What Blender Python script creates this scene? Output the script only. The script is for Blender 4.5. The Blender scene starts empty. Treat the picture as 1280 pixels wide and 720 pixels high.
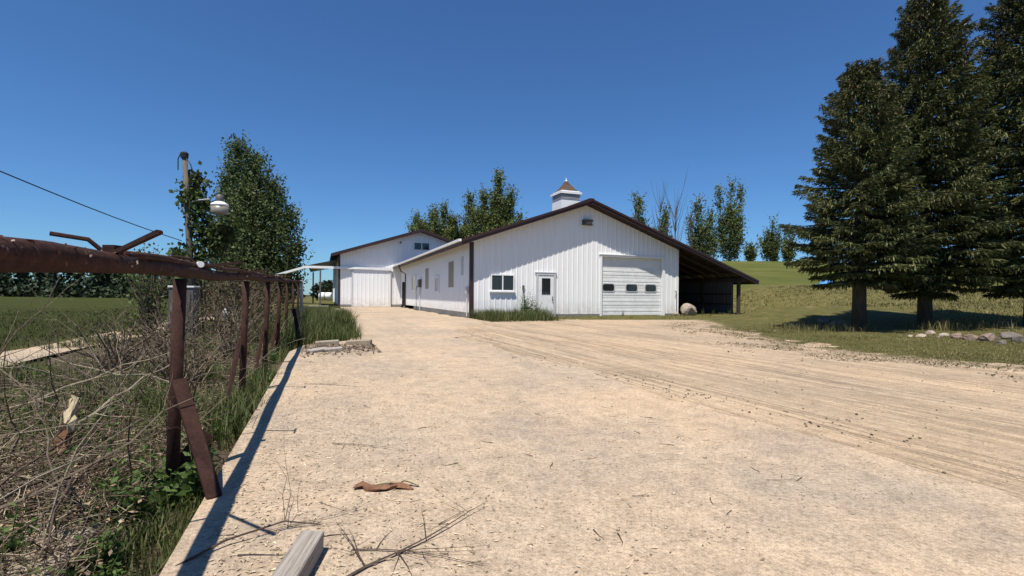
import bpy, math, random
import numpy as np
from mathutils import Vector, Matrix

SC = bpy.context.scene
COL = SC.collection
rad = math.radians

# ------------------------------------------------------------------ camera, sky, sun, exposure
cd = bpy.data.cameras.new("camera"); cam = bpy.data.objects.new("camera", cd); COL.objects.link(cam)
EYE = 1.15
cam.matrix_world = Matrix.Translation((0, 0, EYE)) @ Matrix.Rotation(rad(90), 4, 'X') @ Matrix.Rotation(rad(.5), 4, 'Z')
cd.sensor_width = 36; cd.lens = 36 * 620 / 1280; cd.shift_y = 10.07 / 1280
cd.clip_start = .05; cd.clip_end = 2000
SC.camera = cam

L = Vector((.25, .738, -1.89)).normalized()          # direction the sunlight travels
S = -L
world = bpy.data.worlds.new("World"); SC.world = world; world.use_nodes = True
wn = world.node_tree
bg = wn.nodes["Background"]; sky = wn.nodes.new("ShaderNodeTexSky")
sky.sky_type = 'NISHITA'; sky.sun_disc = False
sky.sun_elevation = math.asin(S.z); sky.sun_rotation = math.atan2(S.x, S.y)
sky.altitude = 300; sky.air_density = 1.0; sky.dust_density = .25; sky.ozone_density = 4.0
tint = wn.nodes.new("ShaderNodeMix"); tint.data_type = 'RGBA'; tint.blend_type = 'MULTIPLY'; tint.inputs[0].default_value = 1
tint.inputs[7].default_value = (.52, .82, 1.12, 1); wn.links.new(sky.outputs[0], tint.inputs[6])
wn.links.new(tint.outputs[2], bg.inputs[0]); bg.inputs[1].default_value = .075
sd = bpy.data.lights.new("sun", 'SUN'); sun = bpy.data.objects.new("sun", sd); COL.objects.link(sun)
sd.energy = 5.0; sd.angle = rad(.53); sd.color = (1, .945, .85)
sun.rotation_euler = L.to_track_quat('-Z', 'Y').to_euler(); sun.location = (-20, -60, 150)
SC.view_settings.view_transform = 'Standard'; SC.view_settings.look = 'None'
SC.view_settings.exposure = .48; SC.view_settings.gamma = 1; SC.view_settings.use_curve_mapping = False
SC.cycles.max_bounces = 6; SC.cycles.diffuse_bounces = 3; SC.cycles.glossy_bounces = 2
SC.cycles.transmission_bounces = 3; SC.cycles.transparent_max_bounces = 4

# ------------------------------------------------------------------ yard frame: u along the barn front, v back along barn and fence
TH = math.atan(237 / 620)
CT, ST = math.cos(TH), math.sin(TH)
CX, CY = -2.0934, 25.1213
def W(u, v, z=0): return Vector((CX + u * CT - v * ST, CY + u * ST + v * CT, z))
def UV(x, y):
    dx, dy = x - CX, y - CY
    return dx * CT + dy * ST, -dx * ST + dy * CT
def sm(a, b, x):
    t = np.clip((x - a) / (b - a), 0, 1); return t * t * (3 - 2 * t)
R_ = np.random.default_rng(7)
RP = random.Random(11)
_perm = np.random.default_rng(3).random((64, 64))
def vnoise(x, y, s):
    x = np.asarray(x, float) * s; y = np.asarray(y, float) * s
    xi = np.floor(x).astype(int); yi = np.floor(y).astype(int)
    fx = x - xi; fy = y - yi; fx = fx * fx * (3 - 2 * fx); fy = fy * fy * (3 - 2 * fy)
    g = lambda a, b: _perm[a % 64, b % 64]
    return (g(xi, yi) * (1 - fx) + g(xi + 1, yi) * fx) * (1 - fy) + (g(xi, yi + 1) * (1 - fx) + g(xi + 1, yi + 1) * fx) * fy
def drive_edge(v):            # u of the ragged gravel / grass border on the right of the yard
    return np.interp(v, [-60, -26, -20, -18.3, -16.2, -13.6, -10, -6.7, -3.7, -2.6, 0], [7, 4.6, 3.2, 2.5, 2.3, 3.4, 5.6, 7.9, 9.6, 4, -1])
def pad_left(v):              # u of the left border of the driveway
    return np.interp(v, [-60, -13.4, -11.6, -11.2, -4, 7, 23.7, 24.5], [-7.64, -7.62, -7.3, -6.35, -6.2, -5.9, -5.5, -5.4])
def in_drive(x, y):           # > 0 inside the driveway
    u, v = UV(x, y)
    e = np.where(v < 0, drive_edge(v), -.0)
    d = np.minimum(u - pad_left(v), e - u)
    return np.minimum(d, 24.2 - v)
def terrain(x, y):
    x = np.asarray(x, float); y = np.asarray(y, float)
    u, v = UV(x, y)
    d = in_drive(x, y)
    n = vnoise(x, y, .9) * .6 + vnoise(x + 9, y + 4, 2.7) * .4 - .5
    left = sm(-5, -7, u)
    edge = np.where(left > .5, sm(.02, -.25, d), sm(.9, -1.1, d + n * 1.6))
    amp = np.where(left > .5, .05, .028)
    z = -.05 + edge * (.055 + n * amp)
    z = np.where(left > .5, -.16 + .10 * sm(.0, -1.6, d) + .07 * sm(-1.5, -5, d) + n * .06 * sm(0, -.6, d), z)
    # lawn rising under the spruces, then the grassy bank behind
    yy = np.maximum(y, 0)
    mask1 = sm(8.5, 13.5, x) * np.maximum(sm(-2, -7, v), sm(18.8, 24, u))
    m1 = np.interp(yy, [0, 16.2, 18, 20, 24, 29], [0, 0, .05, .25, .7, .9])
    mask2 = sm(18.7, 27, u) * sm(.3, .42, x / np.maximum(yy, 5))
    m2 = np.interp(yy, [0, 25, 28, 36, 42, 50, 60, 72, 160], [0, 0, .12, 1.05, 1.35, 2.9, 4.6, 4.9, 4.9])
    z = z + m1 * mask1 + m2 * mask2 * np.where(x > 2, 1, 0)
    z = z + vnoise(x, y, .22) * .2 * sm(1.5, 12, -d) * np.where(x > 2, 1, .5)
    return z
def tz(x, y): return float(terrain(x, y))
def ray(px, py):
    r = rad(.5); c, s = math.cos(r), math.sin(r); dx, dy = px - 640, py - 360
    return (dx * c + dy * s) / 620, -((-dx * s + dy * c) - 10.07) / 620
def P(px, py, Y):
    a, b = ray(px, py); return Vector((a * Y, Y, EYE + b * Y))

# ------------------------------------------------------------------ mesh helpers
class MB:
    def __init__(s): s.v = []; s.f = []
    def add(s, vs, fs):
        n = len(s.v); s.v += [tuple(p) for p in vs]; s.f += [tuple(i + n for i in f) for f in fs]; return s
    def box(s, x0, x1, y0, y1, z0, z1):
        return s.add([(x0, y0, z0), (x1, y0, z0), (x1, y1, z0), (x0, y1, z0), (x0, y0, z1), (x1, y0, z1), (x1, y1, z1), (x0, y1, z1)],
                     [(0, 3, 2, 1), (4, 5, 6, 7), (0, 1, 5, 4), (1, 2, 6, 5), (2, 3, 7, 6), (3, 0, 4, 7)])
    def bar(s, a, b, w, h, up=(0, 0, 1)):
        a = Vector(a); b = Vector(b); t = (b - a).normalized(); up = Vector(up)
        sx = t.cross(up)
        if sx.length < 1e-4: sx = t.cross(Vector((1, 0, 0)))
        sx.normalize(); uz = sx.cross(t)
        vs = []
        for p in (a, b):
            for i, j in ((-1, -1), (1, -1), (1, 1), (-1, 1)): vs.append(p + sx * i * w / 2 + uz * j * h / 2)
        return s.add(vs, [(3, 2, 1, 0), (4, 5, 6, 7), (0, 1, 5, 4), (1, 2, 6, 5), (2, 3, 7, 6), (3, 0, 4, 7)])
    def tube(s, pts, r, n=6, cap=True):
        pts = [Vector(p) for p in pts]
        if not hasattr(r, '__len__'): r = [r] * len(pts)
        vs = []; prev = None
        for i, p in enumerate(pts):
            t = (pts[min(i + 1, len(pts) - 1)] - pts[max(i - 1, 0)]).normalized()
            if prev is None:
                a = t.orthogonal().normalized()
            else:
                a = prev - t * prev.dot(t)
                a = a.normalized() if a.length > 1e-5 else t.orthogonal().normalized()
            prev = a; b = t.cross(a)
            for k in range(n):
                q = 2 * math.pi * k / n; vs.append(p + (a * math.cos(q) + b * math.sin(q)) * r[i])
        fs = []
        for i in range(len(pts) - 1):
            for k in range(n):
                k2 = (k + 1) % n; fs.append((i * n + k, i * n + k2, (i + 1) * n + k2, (i + 1) * n + k))
        if cap: fs.append(tuple(range(n))[::-1]); fs.append(tuple((len(pts) - 1) * n + k for k in range(n)))
        return s.add(vs, fs)
    def prism(s, pts, y0, y1):
        n = len(pts); vs = [(p[0], y0, p[1]) for p in pts] + [(p[0], y1, p[1]) for p in pts]
        fs = [tuple(range(n)), tuple(range(2 * n - 1, n - 1, -1))] + [(i, i + n, (i + 1) % n + n, (i + 1) % n) for i in range(n)]
        return s.add(vs, fs)
    def lathe(s, c, prof, n=16):
        c = Vector(c); vs = []
        for r, z in prof:
            for k in range(n):
                q = 2 * math.pi * k / n; vs.append((c.x + r * math.cos(q), c.y + r * math.sin(q), c.z + z))
        fs = []
        for i in range(len(prof) - 1):
            for k in range(n): fs.append((i * n + k, i * n + (k + 1) % n, (i + 1) * n + (k + 1) % n, (i + 1) * n + k))
        fs.append(tuple(range(n))[::-1]); fs.append(tuple((len(prof) - 1) * n + k for k in range(n)))
        return s.add(vs, fs)
    def mesh(s, name, mat, smooth=False, bevel=0):
        me = bpy.data.meshes.new(name); me.from_pydata(s.v, [], s.f); me.materials.append(mat)
        if bevel or True:
            import bmesh
            bm = bmesh.new(); bm.from_mesh(me)
            bmesh.ops.recalc_face_normals(bm, faces=bm.faces)
            if bevel: bmesh.ops.bevel(bm, geom=bm.edges[:], offset=bevel, segments=1, affect='EDGES', clamp_overlap=True)
            bm.to_mesh(me); bm.free()
        if smooth: me.polygons.foreach_set('use_smooth', [True] * len(me.polygons))
        return me
    def obj(s, name, mat, parent=None, **k): return link(name, s.mesh(name, mat, **k), parent)
def link(name, me, parent=None, loc=None, rz=None):
    o = bpy.data.objects.new(name, me); COL.objects.link(o)
    if parent: o.parent = parent
    if loc is not None: o.location = loc
    if rz is not None: o.rotation_euler = (0, 0, rz)
    return o
def fast(name, V, loops, totals, mat, smooth=False):
    V = np.asarray(V, np.float32).reshape(-1, 3); loops = np.asarray(loops, np.int32).ravel(); totals = np.asarray(totals, np.int32)
    me = bpy.data.meshes.new(name); me.vertices.add(len(V)); me.vertices.foreach_set('co', V.ravel())
    me.loops.add(len(loops)); me.loops.foreach_set('vertex_index', loops)
    me.polygons.add(len(totals)); st = np.concatenate([[0], np.cumsum(totals)[:-1]]).astype(np.int32)
    me.polygons.foreach_set('loop_start', st); me.polygons.foreach_set('loop_total', totals)
    if smooth: me.polygons.foreach_set('use_smooth', np.ones(len(totals), bool))
    me.materials.append(mat); me.update(calc_edges=True); return me
def quads(name, Q, mat):       # Q: n x 4 x 3
    n = len(Q); return fast(name, Q, np.arange(n * 4), np.full(n, 4), mat)
def unit(a): return a / np.maximum(np.linalg.norm(a, axis=-1, keepdims=True), 1e-9)
def leaf_quads(C, size, aspect=.6, up=0., rng=R_, axis=None, flat=False):
    n = len(C); size = np.broadcast_to(size, (n,)).reshape(n, 1)
    a = unit(rng.normal(size=(n, 3)) + np.array([0, 0, up])) if axis is None else axis
    b = unit(np.cross(a, np.array([0, 0, 1.]) + rng.normal(size=(n, 3)) * .22 if flat else rng.normal(size=(n, 3))))
    t = a * size; w = b * size * aspect
    return np.stack([C - t * .5, C + w * .5 - t * .05, C + t * .5, C - w * .5 - t * .05], 1)
def blades(P0, h, w, lean, rng=R_, bend=.5):
    """grass blades: quad then tip, at points P0 (n x 3)"""
    n = len(P0); ang = rng.random(n) * 2 * np.pi; h = np.broadcast_to(h, (n,)); w = np.broadcast_to(w, (n,))
    d = np.stack([np.cos(ang), np.sin(ang), 0 * ang], 1); s = np.stack([-np.sin(ang), np.cos(ang), 0 * ang], 1)
    ln = np.broadcast_to(lean, (n,)) * (rng.random(n) * .9 + .1)
    m = P0 + d * (h * ln * bend * .6)[:, None] + np.array([0, 0, 1]) * (h * .55)[:, None]
    t = P0 + d * (h * ln)[:, None] + np.array([0, 0, 1]) * (h * (1 - .35 * ln ** 2))[:, None]
    sw = s * (w / 2)[:, None]
    V = np.stack([P0 - sw, P0 + sw, m + sw * .8, m - sw * .8, t], 1)
    base = (np.arange(n) * 5)[:, None]
    loops = np.concatenate([base + np.array([0, 1, 2, 3]), base + np.array([3, 2, 4])], 1)
    return V, loops, np.tile([4, 3], n)
def blade_mesh(name, mat, *a, **k):
    V, l, t = blades(*a, **k); return fast(name, V, l, t, mat)

def tag(o, label, cat, group=None):
    o['label'] = label; o['category'] = cat
    if group: o['group'] = group
    return o
def kind(o, k): o['kind'] = k; return o
def thing(name, label, cat, loc=(0, 0, 0), rz=0, group=None):
    o = bpy.data.objects.new(name, None); COL.objects.link(o); o.location = loc; o.rotation_euler = (0, 0, rz)
    return tag(o, label, cat, group)
def dup(root, loc, rz=0, scale=None, label=None):
    r = root.copy(); COL.objects.link(r); r.location = loc; r.rotation_euler = (0, 0, rz)
    if scale is not None: r.scale = scale if hasattr(scale, '__len__') else (scale,) * 3
    if label: r['label'] = label
    for ch in list(root.children):
        c = ch.copy(); COL.objects.link(c); c.parent = r
        for g in list(ch.children):
            d = g.copy(); COL.objects.link(d); d.parent = c
    return r

# ------------------------------------------------------------------ materials
class NT:
    def __init__(s, name, rough=.8, spec=.3):
        s.m = bpy.data.materials.new(name); s.m.use_nodes = True; s.t = s.m.node_tree; s.b = s.t.nodes["Principled BSDF"]
        s.b.inputs['Roughness'].default_value = rough; s.b.inputs['Specular IOR Level'].default_value = spec
        s.co = None
    def n(s, typ, **k):
        o = s.t.nodes.new(typ)
        for a, v in k.items(): setattr(o, a, v)
        return o
    def l(s, a, b): s.t.links.new(a, b)
    def val(s, sock, v):
        if hasattr(v, 'node') and hasattr(v, 'is_output'): s.l(v, sock)
        else: sock.default_value = (*v, 1) if (hasattr(v, '__len__') and len(v) == 3 and sock.type == 'RGBA') else v
    def coord(s, scale=(1, 1, 1), rz=0, which='Object'):
        if s.co is None: s.co = s.n('ShaderNodeTexCoord')
        mp = s.n('ShaderNodeMapping'); mp.vector_type = 'POINT'
        mp.inputs['Scale'].default_value = scale; mp.inputs['Rotation'].default_value = (0, 0, rz)
        s.l(s.co.outputs[which], mp.inputs[0]); return mp.outputs[0]
    def noise(s, scale, detail=4, vec=None, rough=.6, dist=0):
        o = s.n('ShaderNodeTexNoise'); o.inputs['Scale'].default_value = scale; o.inputs['Detail'].default_value = detail
        o.inputs['Roughness'].default_value = rough; o.inputs['Distortion'].default_value = dist
        s.l(vec if vec is not None else s.coord(), o.inputs['Vector']); return o.outputs['Fac']
    def voro(s, scale, vec=None, out='Distance'):
        o = s.n('ShaderNodeTexVoronoi'); o.inputs['Scale'].default_value = scale
        s.l(vec if vec is not None else s.coord(), o.inputs['Vector']); return o.outputs[out]
    def ramp(s, fac, stops):
        o = s.n('ShaderNodeValToRGB'); e = o.color_ramp.elements
        while len(e) < len(stops): e.new(.5)
        for i, (p, c) in enumerate(stops):
            e[i].position = p; e[i].color = (*c, 1) if hasattr(c, '__len__') else (c, c, c, 1)
        s.l(fac, o.inputs[0]); return o.outputs[0]
    def mix(s, fac, a, b, mode='MIX'):
        o = s.n('ShaderNodeMix', data_type='RGBA', blend_type=mode)
        s.val(o.inputs[0], fac); s.val(o.inputs[6], a); s.val(o.inputs[7], b); return o.outputs[2]
    def math(s, op, a, b=0.):
        o = s.n('ShaderNodeMath', operation=op); s.val(o.inputs[0], a); s.val(o.inputs[1], b); return o.outputs[0]
    def attr(s, name): return s.n('ShaderNodeAttribute', attribute_name=name).outputs['Fac']
    def island(s): return s.n('ShaderNodeNewGeometry').outputs['Random Per Island']
    def bump(s, h, strength=.5, dist=.02):
        o = s.n('ShaderNodeBump'); o.inputs['Strength'].default_value = strength; o.inputs['Distance'].default_value = dist
        s.l(h, o.inputs['Height']); s.l(o.outputs[0], s.b.inputs['Normal']); return o
    def color(s, c): s.val(s.b.inputs['Base Color'], c); return s
    def rough(s, r): s.val(s.b.inputs['Roughness'], r); return s
    def translucent(s, c, fac):
        tr = s.n('ShaderNodeBsdfTranslucent'); mx = s.n('ShaderNodeMixShader'); mx.inputs[0].default_value = fac
        s.val(tr.inputs[0], c); out = s.t.nodes['Material Output']
        s.l(s.b.outputs[0], mx.inputs[1]); s.l(tr.outputs[0], mx.inputs[2]); s.l(mx.outputs[0], out.inputs['Surface']); return s

def leafmat(name, cols, fac=.25, clump=.5, rough=.6):
    m = NT(name, rough, .25)
    c = m.ramp(m.island(), [(i / (len(cols) - 1), k) for i, k in enumerate(cols)])
    k = m.ramp(m.noise(clump, 3), [(.3, .55), (.7, 1.35)])
    c = m.mix(1., c, k, 'MULTIPLY'); m.color(c); m.translucent(c, fac); return m.m

def mat_drive(name, sand, grey, concrete=False):
    m = NT(name, .95, .1)
    yard = m.coord((1, 1, 1), -TH)
    big = m.noise(.35, 5, yard)
    st = m.n('ShaderNodeMapping'); st.inputs['Scale'].default_value = (2.6, .16, 1); st.inputs['Rotation'].default_value = (0, 0, -.05); m.l(yard, st.inputs[0])
    sa = m.noise(1.0, 5, st.outputs[0], .65); s2 = m.n('ShaderNodeMapping'); s2.inputs['Scale'].default_value = (13, .12, 1); s2.inputs['Rotation'].default_value = (0, 0, -.03); m.l(yard, s2.inputs[0])
    streak = m.math('ADD', m.math('MULTIPLY', sa, .5), m.math('MULTIPLY', m.noise(1.0, 6, s2.outputs[0], .7), .5))
    fine = m.noise(38, 6, None, .75)
    med = m.noise(5.5, 6, None, .7)
    peb = m.voro(46, None, 'Color')
    c = m.mix(m.ramp(big, [(.36, 0.), (.62, 1.)]), sand, grey)
    if concrete:
        cc = m.noise(.8, 8, yard, .7, .6)
        c = m.mix(m.ramp(cc, [(.48, 0.), (.68, .62)]), c, (.245, .205, .17))
        st2 = m.ramp(streak, [(.35, 1.06), (.7, .84)])
    else:
        st2 = m.mix(m.ramp(m.noise(.5, 3, st.outputs[0]), [(.40, .35), (.60, 1.)]), (1, 1, 1), m.ramp(streak, [(.38, 1.18), (.455, 1.06), (.515, .50), (.555, 1.0), (.62, 1.14)]))
    c = m.mix(1., c, st2, 'MULTIPLY')
    c = m.mix(1., c, m.ramp(med, [(.3, .78), (.5, 1.), (.7, 1.16)]), 'MULTIPLY')
    c = m.mix(1., c, m.ramp(fine, [(.3, .55), (.48, 1.), (.7, 1.3)]), 'MULTIPLY')
    g = m.ramp(peb, [(.0, .88), (1., 1.12)])
    c = m.mix(.7, c, g, 'MULTIPLY')
    gr_ = m.noise(150, 3, None, .8); c = m.mix(1., c, m.ramp(gr_, [(.32, .62), (.5, 1.), (.66, 1.32)]), 'MULTIPLY')
    dk = m.noise(75, 3, None, .6); c = m.mix(m.ramp(dk, [(.67, 0.), (.74, .32)]), c, (.14, .11, .085))
    m.color(c)
    h = m.math('ADD', m.math('MULTIPLY', fine, .6), m.math('MULTIPLY', med, 1.6))
    h = m.math('ADD', h, m.math('MULTIPLY', streak, .9 if concrete else 3.0))
    m.bump(h, .55 if concrete else .8, .03); return m.m

M = {}
M['gravel'] = mat_drive('sandy_gravel', (.48, .355, .238), (.39, .30, .212))
M['pad'] = mat_drive('dusty_concrete', (.455, .34, .233), (.365, .292, .218), True)
def mat_ground():
    m = NT('ground_cover', .95, .1)
    fine = m.noise(26, 6, None, .8); med = m.noise(2.4, 6, None, .7); big = m.noise(.28, 4)
    grass = m.ramp(med, [(.3, (.074, .076, .023)), (.55, (.112, .104, .035)), (.72, (.20, .16, .07))])
    field = m.ramp(m.noise(.16, 5), [(.35, (.036, .044, .009)), (.6, (.046, .052, .011)), (.75, (.062, .062, .017))])
    hay = m.ramp(med, [(.3, (.088, .084, .028)), (.5, (.135, .118, .044)), (.75, (.225, .18, .082))])
    litter = m.ramp(m.noise(9, 8, None, .8), [(.3, (.06, .045, .03)), (.5, (.13, .10, .068)), (.7, (.25, .20, .14))])
    gravel = m.mix(fine, (.36, .27, .18), (.47, .36, .25))
    c = m.mix(m.attr('field'), grass, field); c = m.mix(m.attr('bank'), c, m.ramp(m.noise(.5, 6, m.coord((.35, 1, 1)), .7), [(.35, (.066, .082, .018)), (.55, (.092, .102, .026)), (.7, (.145, .138, .044))]))
    c = m.mix(m.math('MULTIPLY', m.attr('dry'), m.ramp(m.noise(.9, 5, None, .7), [(.32, .15), (.62, 1.)])), c, hay)
    gr = m.math('MULTIPLY', m.attr('stony'), 1.); k = m.math('ADD', gr, m.math('SUBTRACT', m.noise(3.2, 6, None, .75), .5))
    c = m.mix(m.ramp(k, [(.42, 0.), (.58, 1.)]), c, gravel)
    k2 = m.math('ADD', m.attr('litter'), m.math('MULTIPLY', m.math('SUBTRACT', m.noise(1.4, 5), .5), 1.6))
    c = m.mix(m.ramp(k2, [(.4, 0.), (.6, 1.)]), c, litter)
    c = m.mix(1., c, m.ramp(fine, [(.25, .55), (.5, 1.), (.75, 1.45)]), 'MULTIPLY')
    m.color(c); m.bump(m.math('ADD', fine, m.math('MULTIPLY', med, 2.)), 1., .06); return m.m
M['ground'] = mat_ground()
def simple(name, col, rough=.7, spec=.3, var=.25, scale=6, bump=0, metal=0, col2=None, thr=(.45, .6)):
    m = NT(name, rough, spec); n = m.noise(scale, 6, None, .7)
    c = m.mix(1., col, m.ramp(n, [(.25, 1 - var), (.75, 1 + var)]), 'MULTIPLY')
    if col2: c = m.mix(m.ramp(m.noise(scale * .6, 6, None, .75), [(thr[0], 0.), (thr[1], 1.)]), c, col2)
    m.color(c); m.b.inputs['Metallic'].default_value = metal
    if bump: m.bump(n, .6, bump)
    return m.m
def mat_siding():
    m = NT('white_metal_siding', .42, .4)
    co = m.coord(); sp = m.n('ShaderNodeSeparateXYZ'); m.l(co, sp.inputs[0])
    streak = m.noise(1., 6, m.coord((5, 5, .35)), .7)
    c = m.mix(m.ramp(streak, [(.35, 0.), (.75, .55)]), (.84, .84, .835), (.72, .71, .69))
    low = m.ramp(sp.outputs[2], [(.2, 1.), (1.1, 0.)])
    dirt = m.math('MULTIPLY', low, m.ramp(m.noise(3, 6, None, .7), [(.35, .0), (.7, .8)]))
    c = m.mix(dirt, c, (.42, .36, .28))
    rust = m.ramp(m.noise(7, 7, None, .8), [(.70, 0.), (.76, .5)]); c = m.mix(rust, c, (.45, .38, .32))
    m.color(c); m.bump(m.noise(1.3, 2), .08, .05); return m.m
M['siding'] = mat_siding()
M['white'] = simple('white_paint', (.78, .78, .77), .5, .4, .06, 4)
M['door_white'] = simple('weathered_white_door', (.74, .74, .73), .5, .4, .10, 2.5, 0, 0, (.60, .58, .54), (.55, .75))
M['brown'] = simple('brown_trim_metal', (.040, .017, .015), .42, .45, .2, 3)
M['soffit'] = simple('dark_brown_soffit', (.04, .021, .017), .7, .2, .2, 3)
M['roof'] = simple('brown_metal_roof', (.045, .027, .024), .45, .4, .2, 2)
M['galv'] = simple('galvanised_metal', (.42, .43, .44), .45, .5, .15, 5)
M['found'] = simple('grey_skirt_board', (.20, .19, .175), .85, .2, .3, 8, .01)
M['dark'] = simple('dark_interior', (.015, .014, .013), .9, .1, .2, 4)
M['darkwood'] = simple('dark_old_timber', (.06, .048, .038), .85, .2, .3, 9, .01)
def mat_oldwood():
    m = NT('silvery_cracked_timber', .9, .15); g = m.noise(1., 7, m.coord((70, 2.5, 70)), .75, .4); c = m.ramp(g, [(.32, (.07, .06, .05)), (.45, (.24, .21, .18)), (.7, (.40, .36, .315))])
    m.color(c); m.bump(g, .8, .006); return m.m
M['oldwood'] = mat_oldwood()
M['wood'] = simple('grey_weathered_timber', (.30, .27, .24), .85, .2, .3, 20, .004)
def mat_glass():
    m = NT('dark_window_glass', .04, .6); m.color((.022, .024, .025)); m.bump(m.noise(1.2, 2), .04, .05); return m.m
M['glass'] = mat_glass()
M['frost'] = simple('tan_translucent_panel', (.28, .25, .19), .5, .4, .2, 3)
M['frost2'] = simple('grey_panel', (.52, .52, .53), .5, .4, .1, 3)
def mat_shingle():
    m = NT('cedar_shingles', .9, .2)
    b = m.n('ShaderNodeTexBrick'); b.inputs['Scale'].default_value = 7; b.inputs['Color1'].default_value = (.075, .048, .036, 1); b.inputs['Color2'].default_value = (.12, .08, .058, 1)
    b.inputs['Mortar'].default_value = (.05, .035, .03, 1); m.l(m.coord(), b.inputs['Vector']); m.color(b.outputs[0]); return m.m
M['shingle'] = mat_shingle()
def mat_rust(name, dark=(.024, .011, .009), mid=(.046, .022, .017), pale=(.30, .22, .17), amt=.62):
    m = NT(name, .85, .15)
    n = m.noise(9, 8, None, .75); f = m.noise(40, 6, None, .8)
    c = m.ramp(n, [(.3, dark), (.55, mid), (.72, (.070, .034, .024))])
    c = m.mix(m.ramp(m.noise(22, 7, m.coord((1, .5, 1)), .8), [(amt, 0.), (amt + .05, .85)]), c, pale)
    c = m.mix(1., c, m.ramp(f, [(.3, .7), (.7, 1.25)]), 'MULTIPLY')
    m.color(c); m.bump(m.math('ADD', n, m.math('MULTIPLY', f, .5)), .7, .01); return m.m
M['rust'] = mat_rust('rusty_brown_steel', amt=.80)
M['rustpeel'] = mat_rust('peeling_rusty_steel', (.024, .011, .009), (.055, .024, .018), (.36, .28, .23), .60)
def mat_bark(name, a, b, sc=14):
    m = NT(name, .9, .15); n = m.noise(sc, 7, m.coord((1, 1, .25)), .75); m.color(m.ramp(n, [(.3, a), (.7, b)])); m.bump(n, .8, .03); return m.m
M['bark'] = mat_bark('grey_brown_bark', (.05, .04, .032), (.16, .135, .11))
M['bark_spruce'] = mat_bark('spruce_bark', (.035, .028, .022), (.10, .085, .07))
M['twig'] = mat_bark('dry_grey_twig', (.09, .067, .05), (.27, .21, .155), 20)
M['twigdark'] = mat_bark('dark_brown_twig', (.05, .034, .026), (.12, .085, .065), 20)
M['twigblack'] = mat_bark('blackish_twig', (.022, .016, .012), (.07, .05, .038), 20)
M['twigpale'] = mat_bark('bleached_stem', (.22, .175, .12), (.44, .37, .27), 20)
M['polewood'] = mat_bark('weathered_pole_wood', (.06, .052, .044), (.17, .15, .125), 10)
M['peeled'] = mat_bark('peeled_pale_wood', (.30, .235, .14), (.52, .43, .29), 9)
M['redbark'] = mat_bark('red_inner_bark', (.085, .040, .024), (.27, .145, .085), 9)
M['leaf_poplar'] = leafmat('poplar_leaves', [(.050, .076, .022), (.078, .110, .034), (.115, .148, .052), (.18, .21, .10)], .36, .55)
M['leaf_cotton'] = leafmat('cottonwood_leaves', [(.064, .092, .022), (.10, .138, .036), (.15, .185, .058), (.22, .20, .078)], .38, .35)
M['leaf_vine'] = leafmat('vine_leaves', [(.03, .05, .012), (.05, .078, .02), (.085, .11, .032)], .3, 1.5)
M['leaf_dry'] = leafmat('dry_brush_leaves', [(.060, .045, .022), (.085, .068, .03), (.09, .055, .03), (.06, .075, .024)], .2, 1.5)
M['leaf_weed'] = leafmat('weed_leaves', [(.055, .10, .022), (.08, .135, .032), (.125, .175, .05)], .3, 3)
M['spruce'] = leafmat('spruce_needles', [(.032, .048, .016), (.060, .080, .027), (.11, .125, .042), (.24, .22, .085)], .06, .8, .65)
M['cones'] = leafmat('spruce_cones', [(.07, .045, .022), (.12, .075, .038)], .05, 2)
M['flake'] = leafmat('rust_flakes', [(.03, .014, .010), (.09, .045, .028), (.05, .022, .016), (.34, .27, .22)], .0, 3)
M['far_leaf'] = leafmat('far_wood_leaves', [(.016, .028, .014), (.026, .042, .018), (.042, .058, .022)], .1, .12)
M['grass'] = leafmat('long_grass', [(.036, .058, .012), (.058, .086, .019), (.095, .118, .033), (.19, .165, .075)], .3, .9)
M['lawn'] = leafmat('lawn_grass', [(.090, .094, .027), (.135, .128, .040), (.20, .17, .066), (.32, .255, .125)], .25, .5)
M['fieldgrass'] = leafmat('field_grass', [(.034, .046, .009), (.045, .056, .012), (.062, .068, .017)], .25, .3)
M['chaff'] = leafmat('dry_chaff', [(.27, .20, .13), (.42, .325, .21), (.60, .49, .34), (.20, .14, .09)], .05, 2)
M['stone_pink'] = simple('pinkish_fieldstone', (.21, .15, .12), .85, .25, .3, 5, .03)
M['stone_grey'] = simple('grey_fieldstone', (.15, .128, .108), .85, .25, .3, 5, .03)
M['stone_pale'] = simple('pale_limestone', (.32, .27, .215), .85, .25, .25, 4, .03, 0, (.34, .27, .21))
M['concrete'] = simple('old_concrete', (.27, .225, .17), .9, .2, .25, 9, .01)
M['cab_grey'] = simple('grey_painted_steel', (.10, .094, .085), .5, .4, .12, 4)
M['matte_black'] = simple('matte_black_finish', (.010, .010, .010), .9, .05, .2, 10)
M['blue'] = simple('blue_tarp', (.07, .22, .50), .45, .4, .25, 5, .03)
M['lampglass'] = simple('milky_plastic_lens', (.22, .20, .17), .4, .5, .12, 6)
M['wire'] = simple('weathered_black_cable', (.02, .02, .02), .6, .3, .1, 5)

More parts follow.
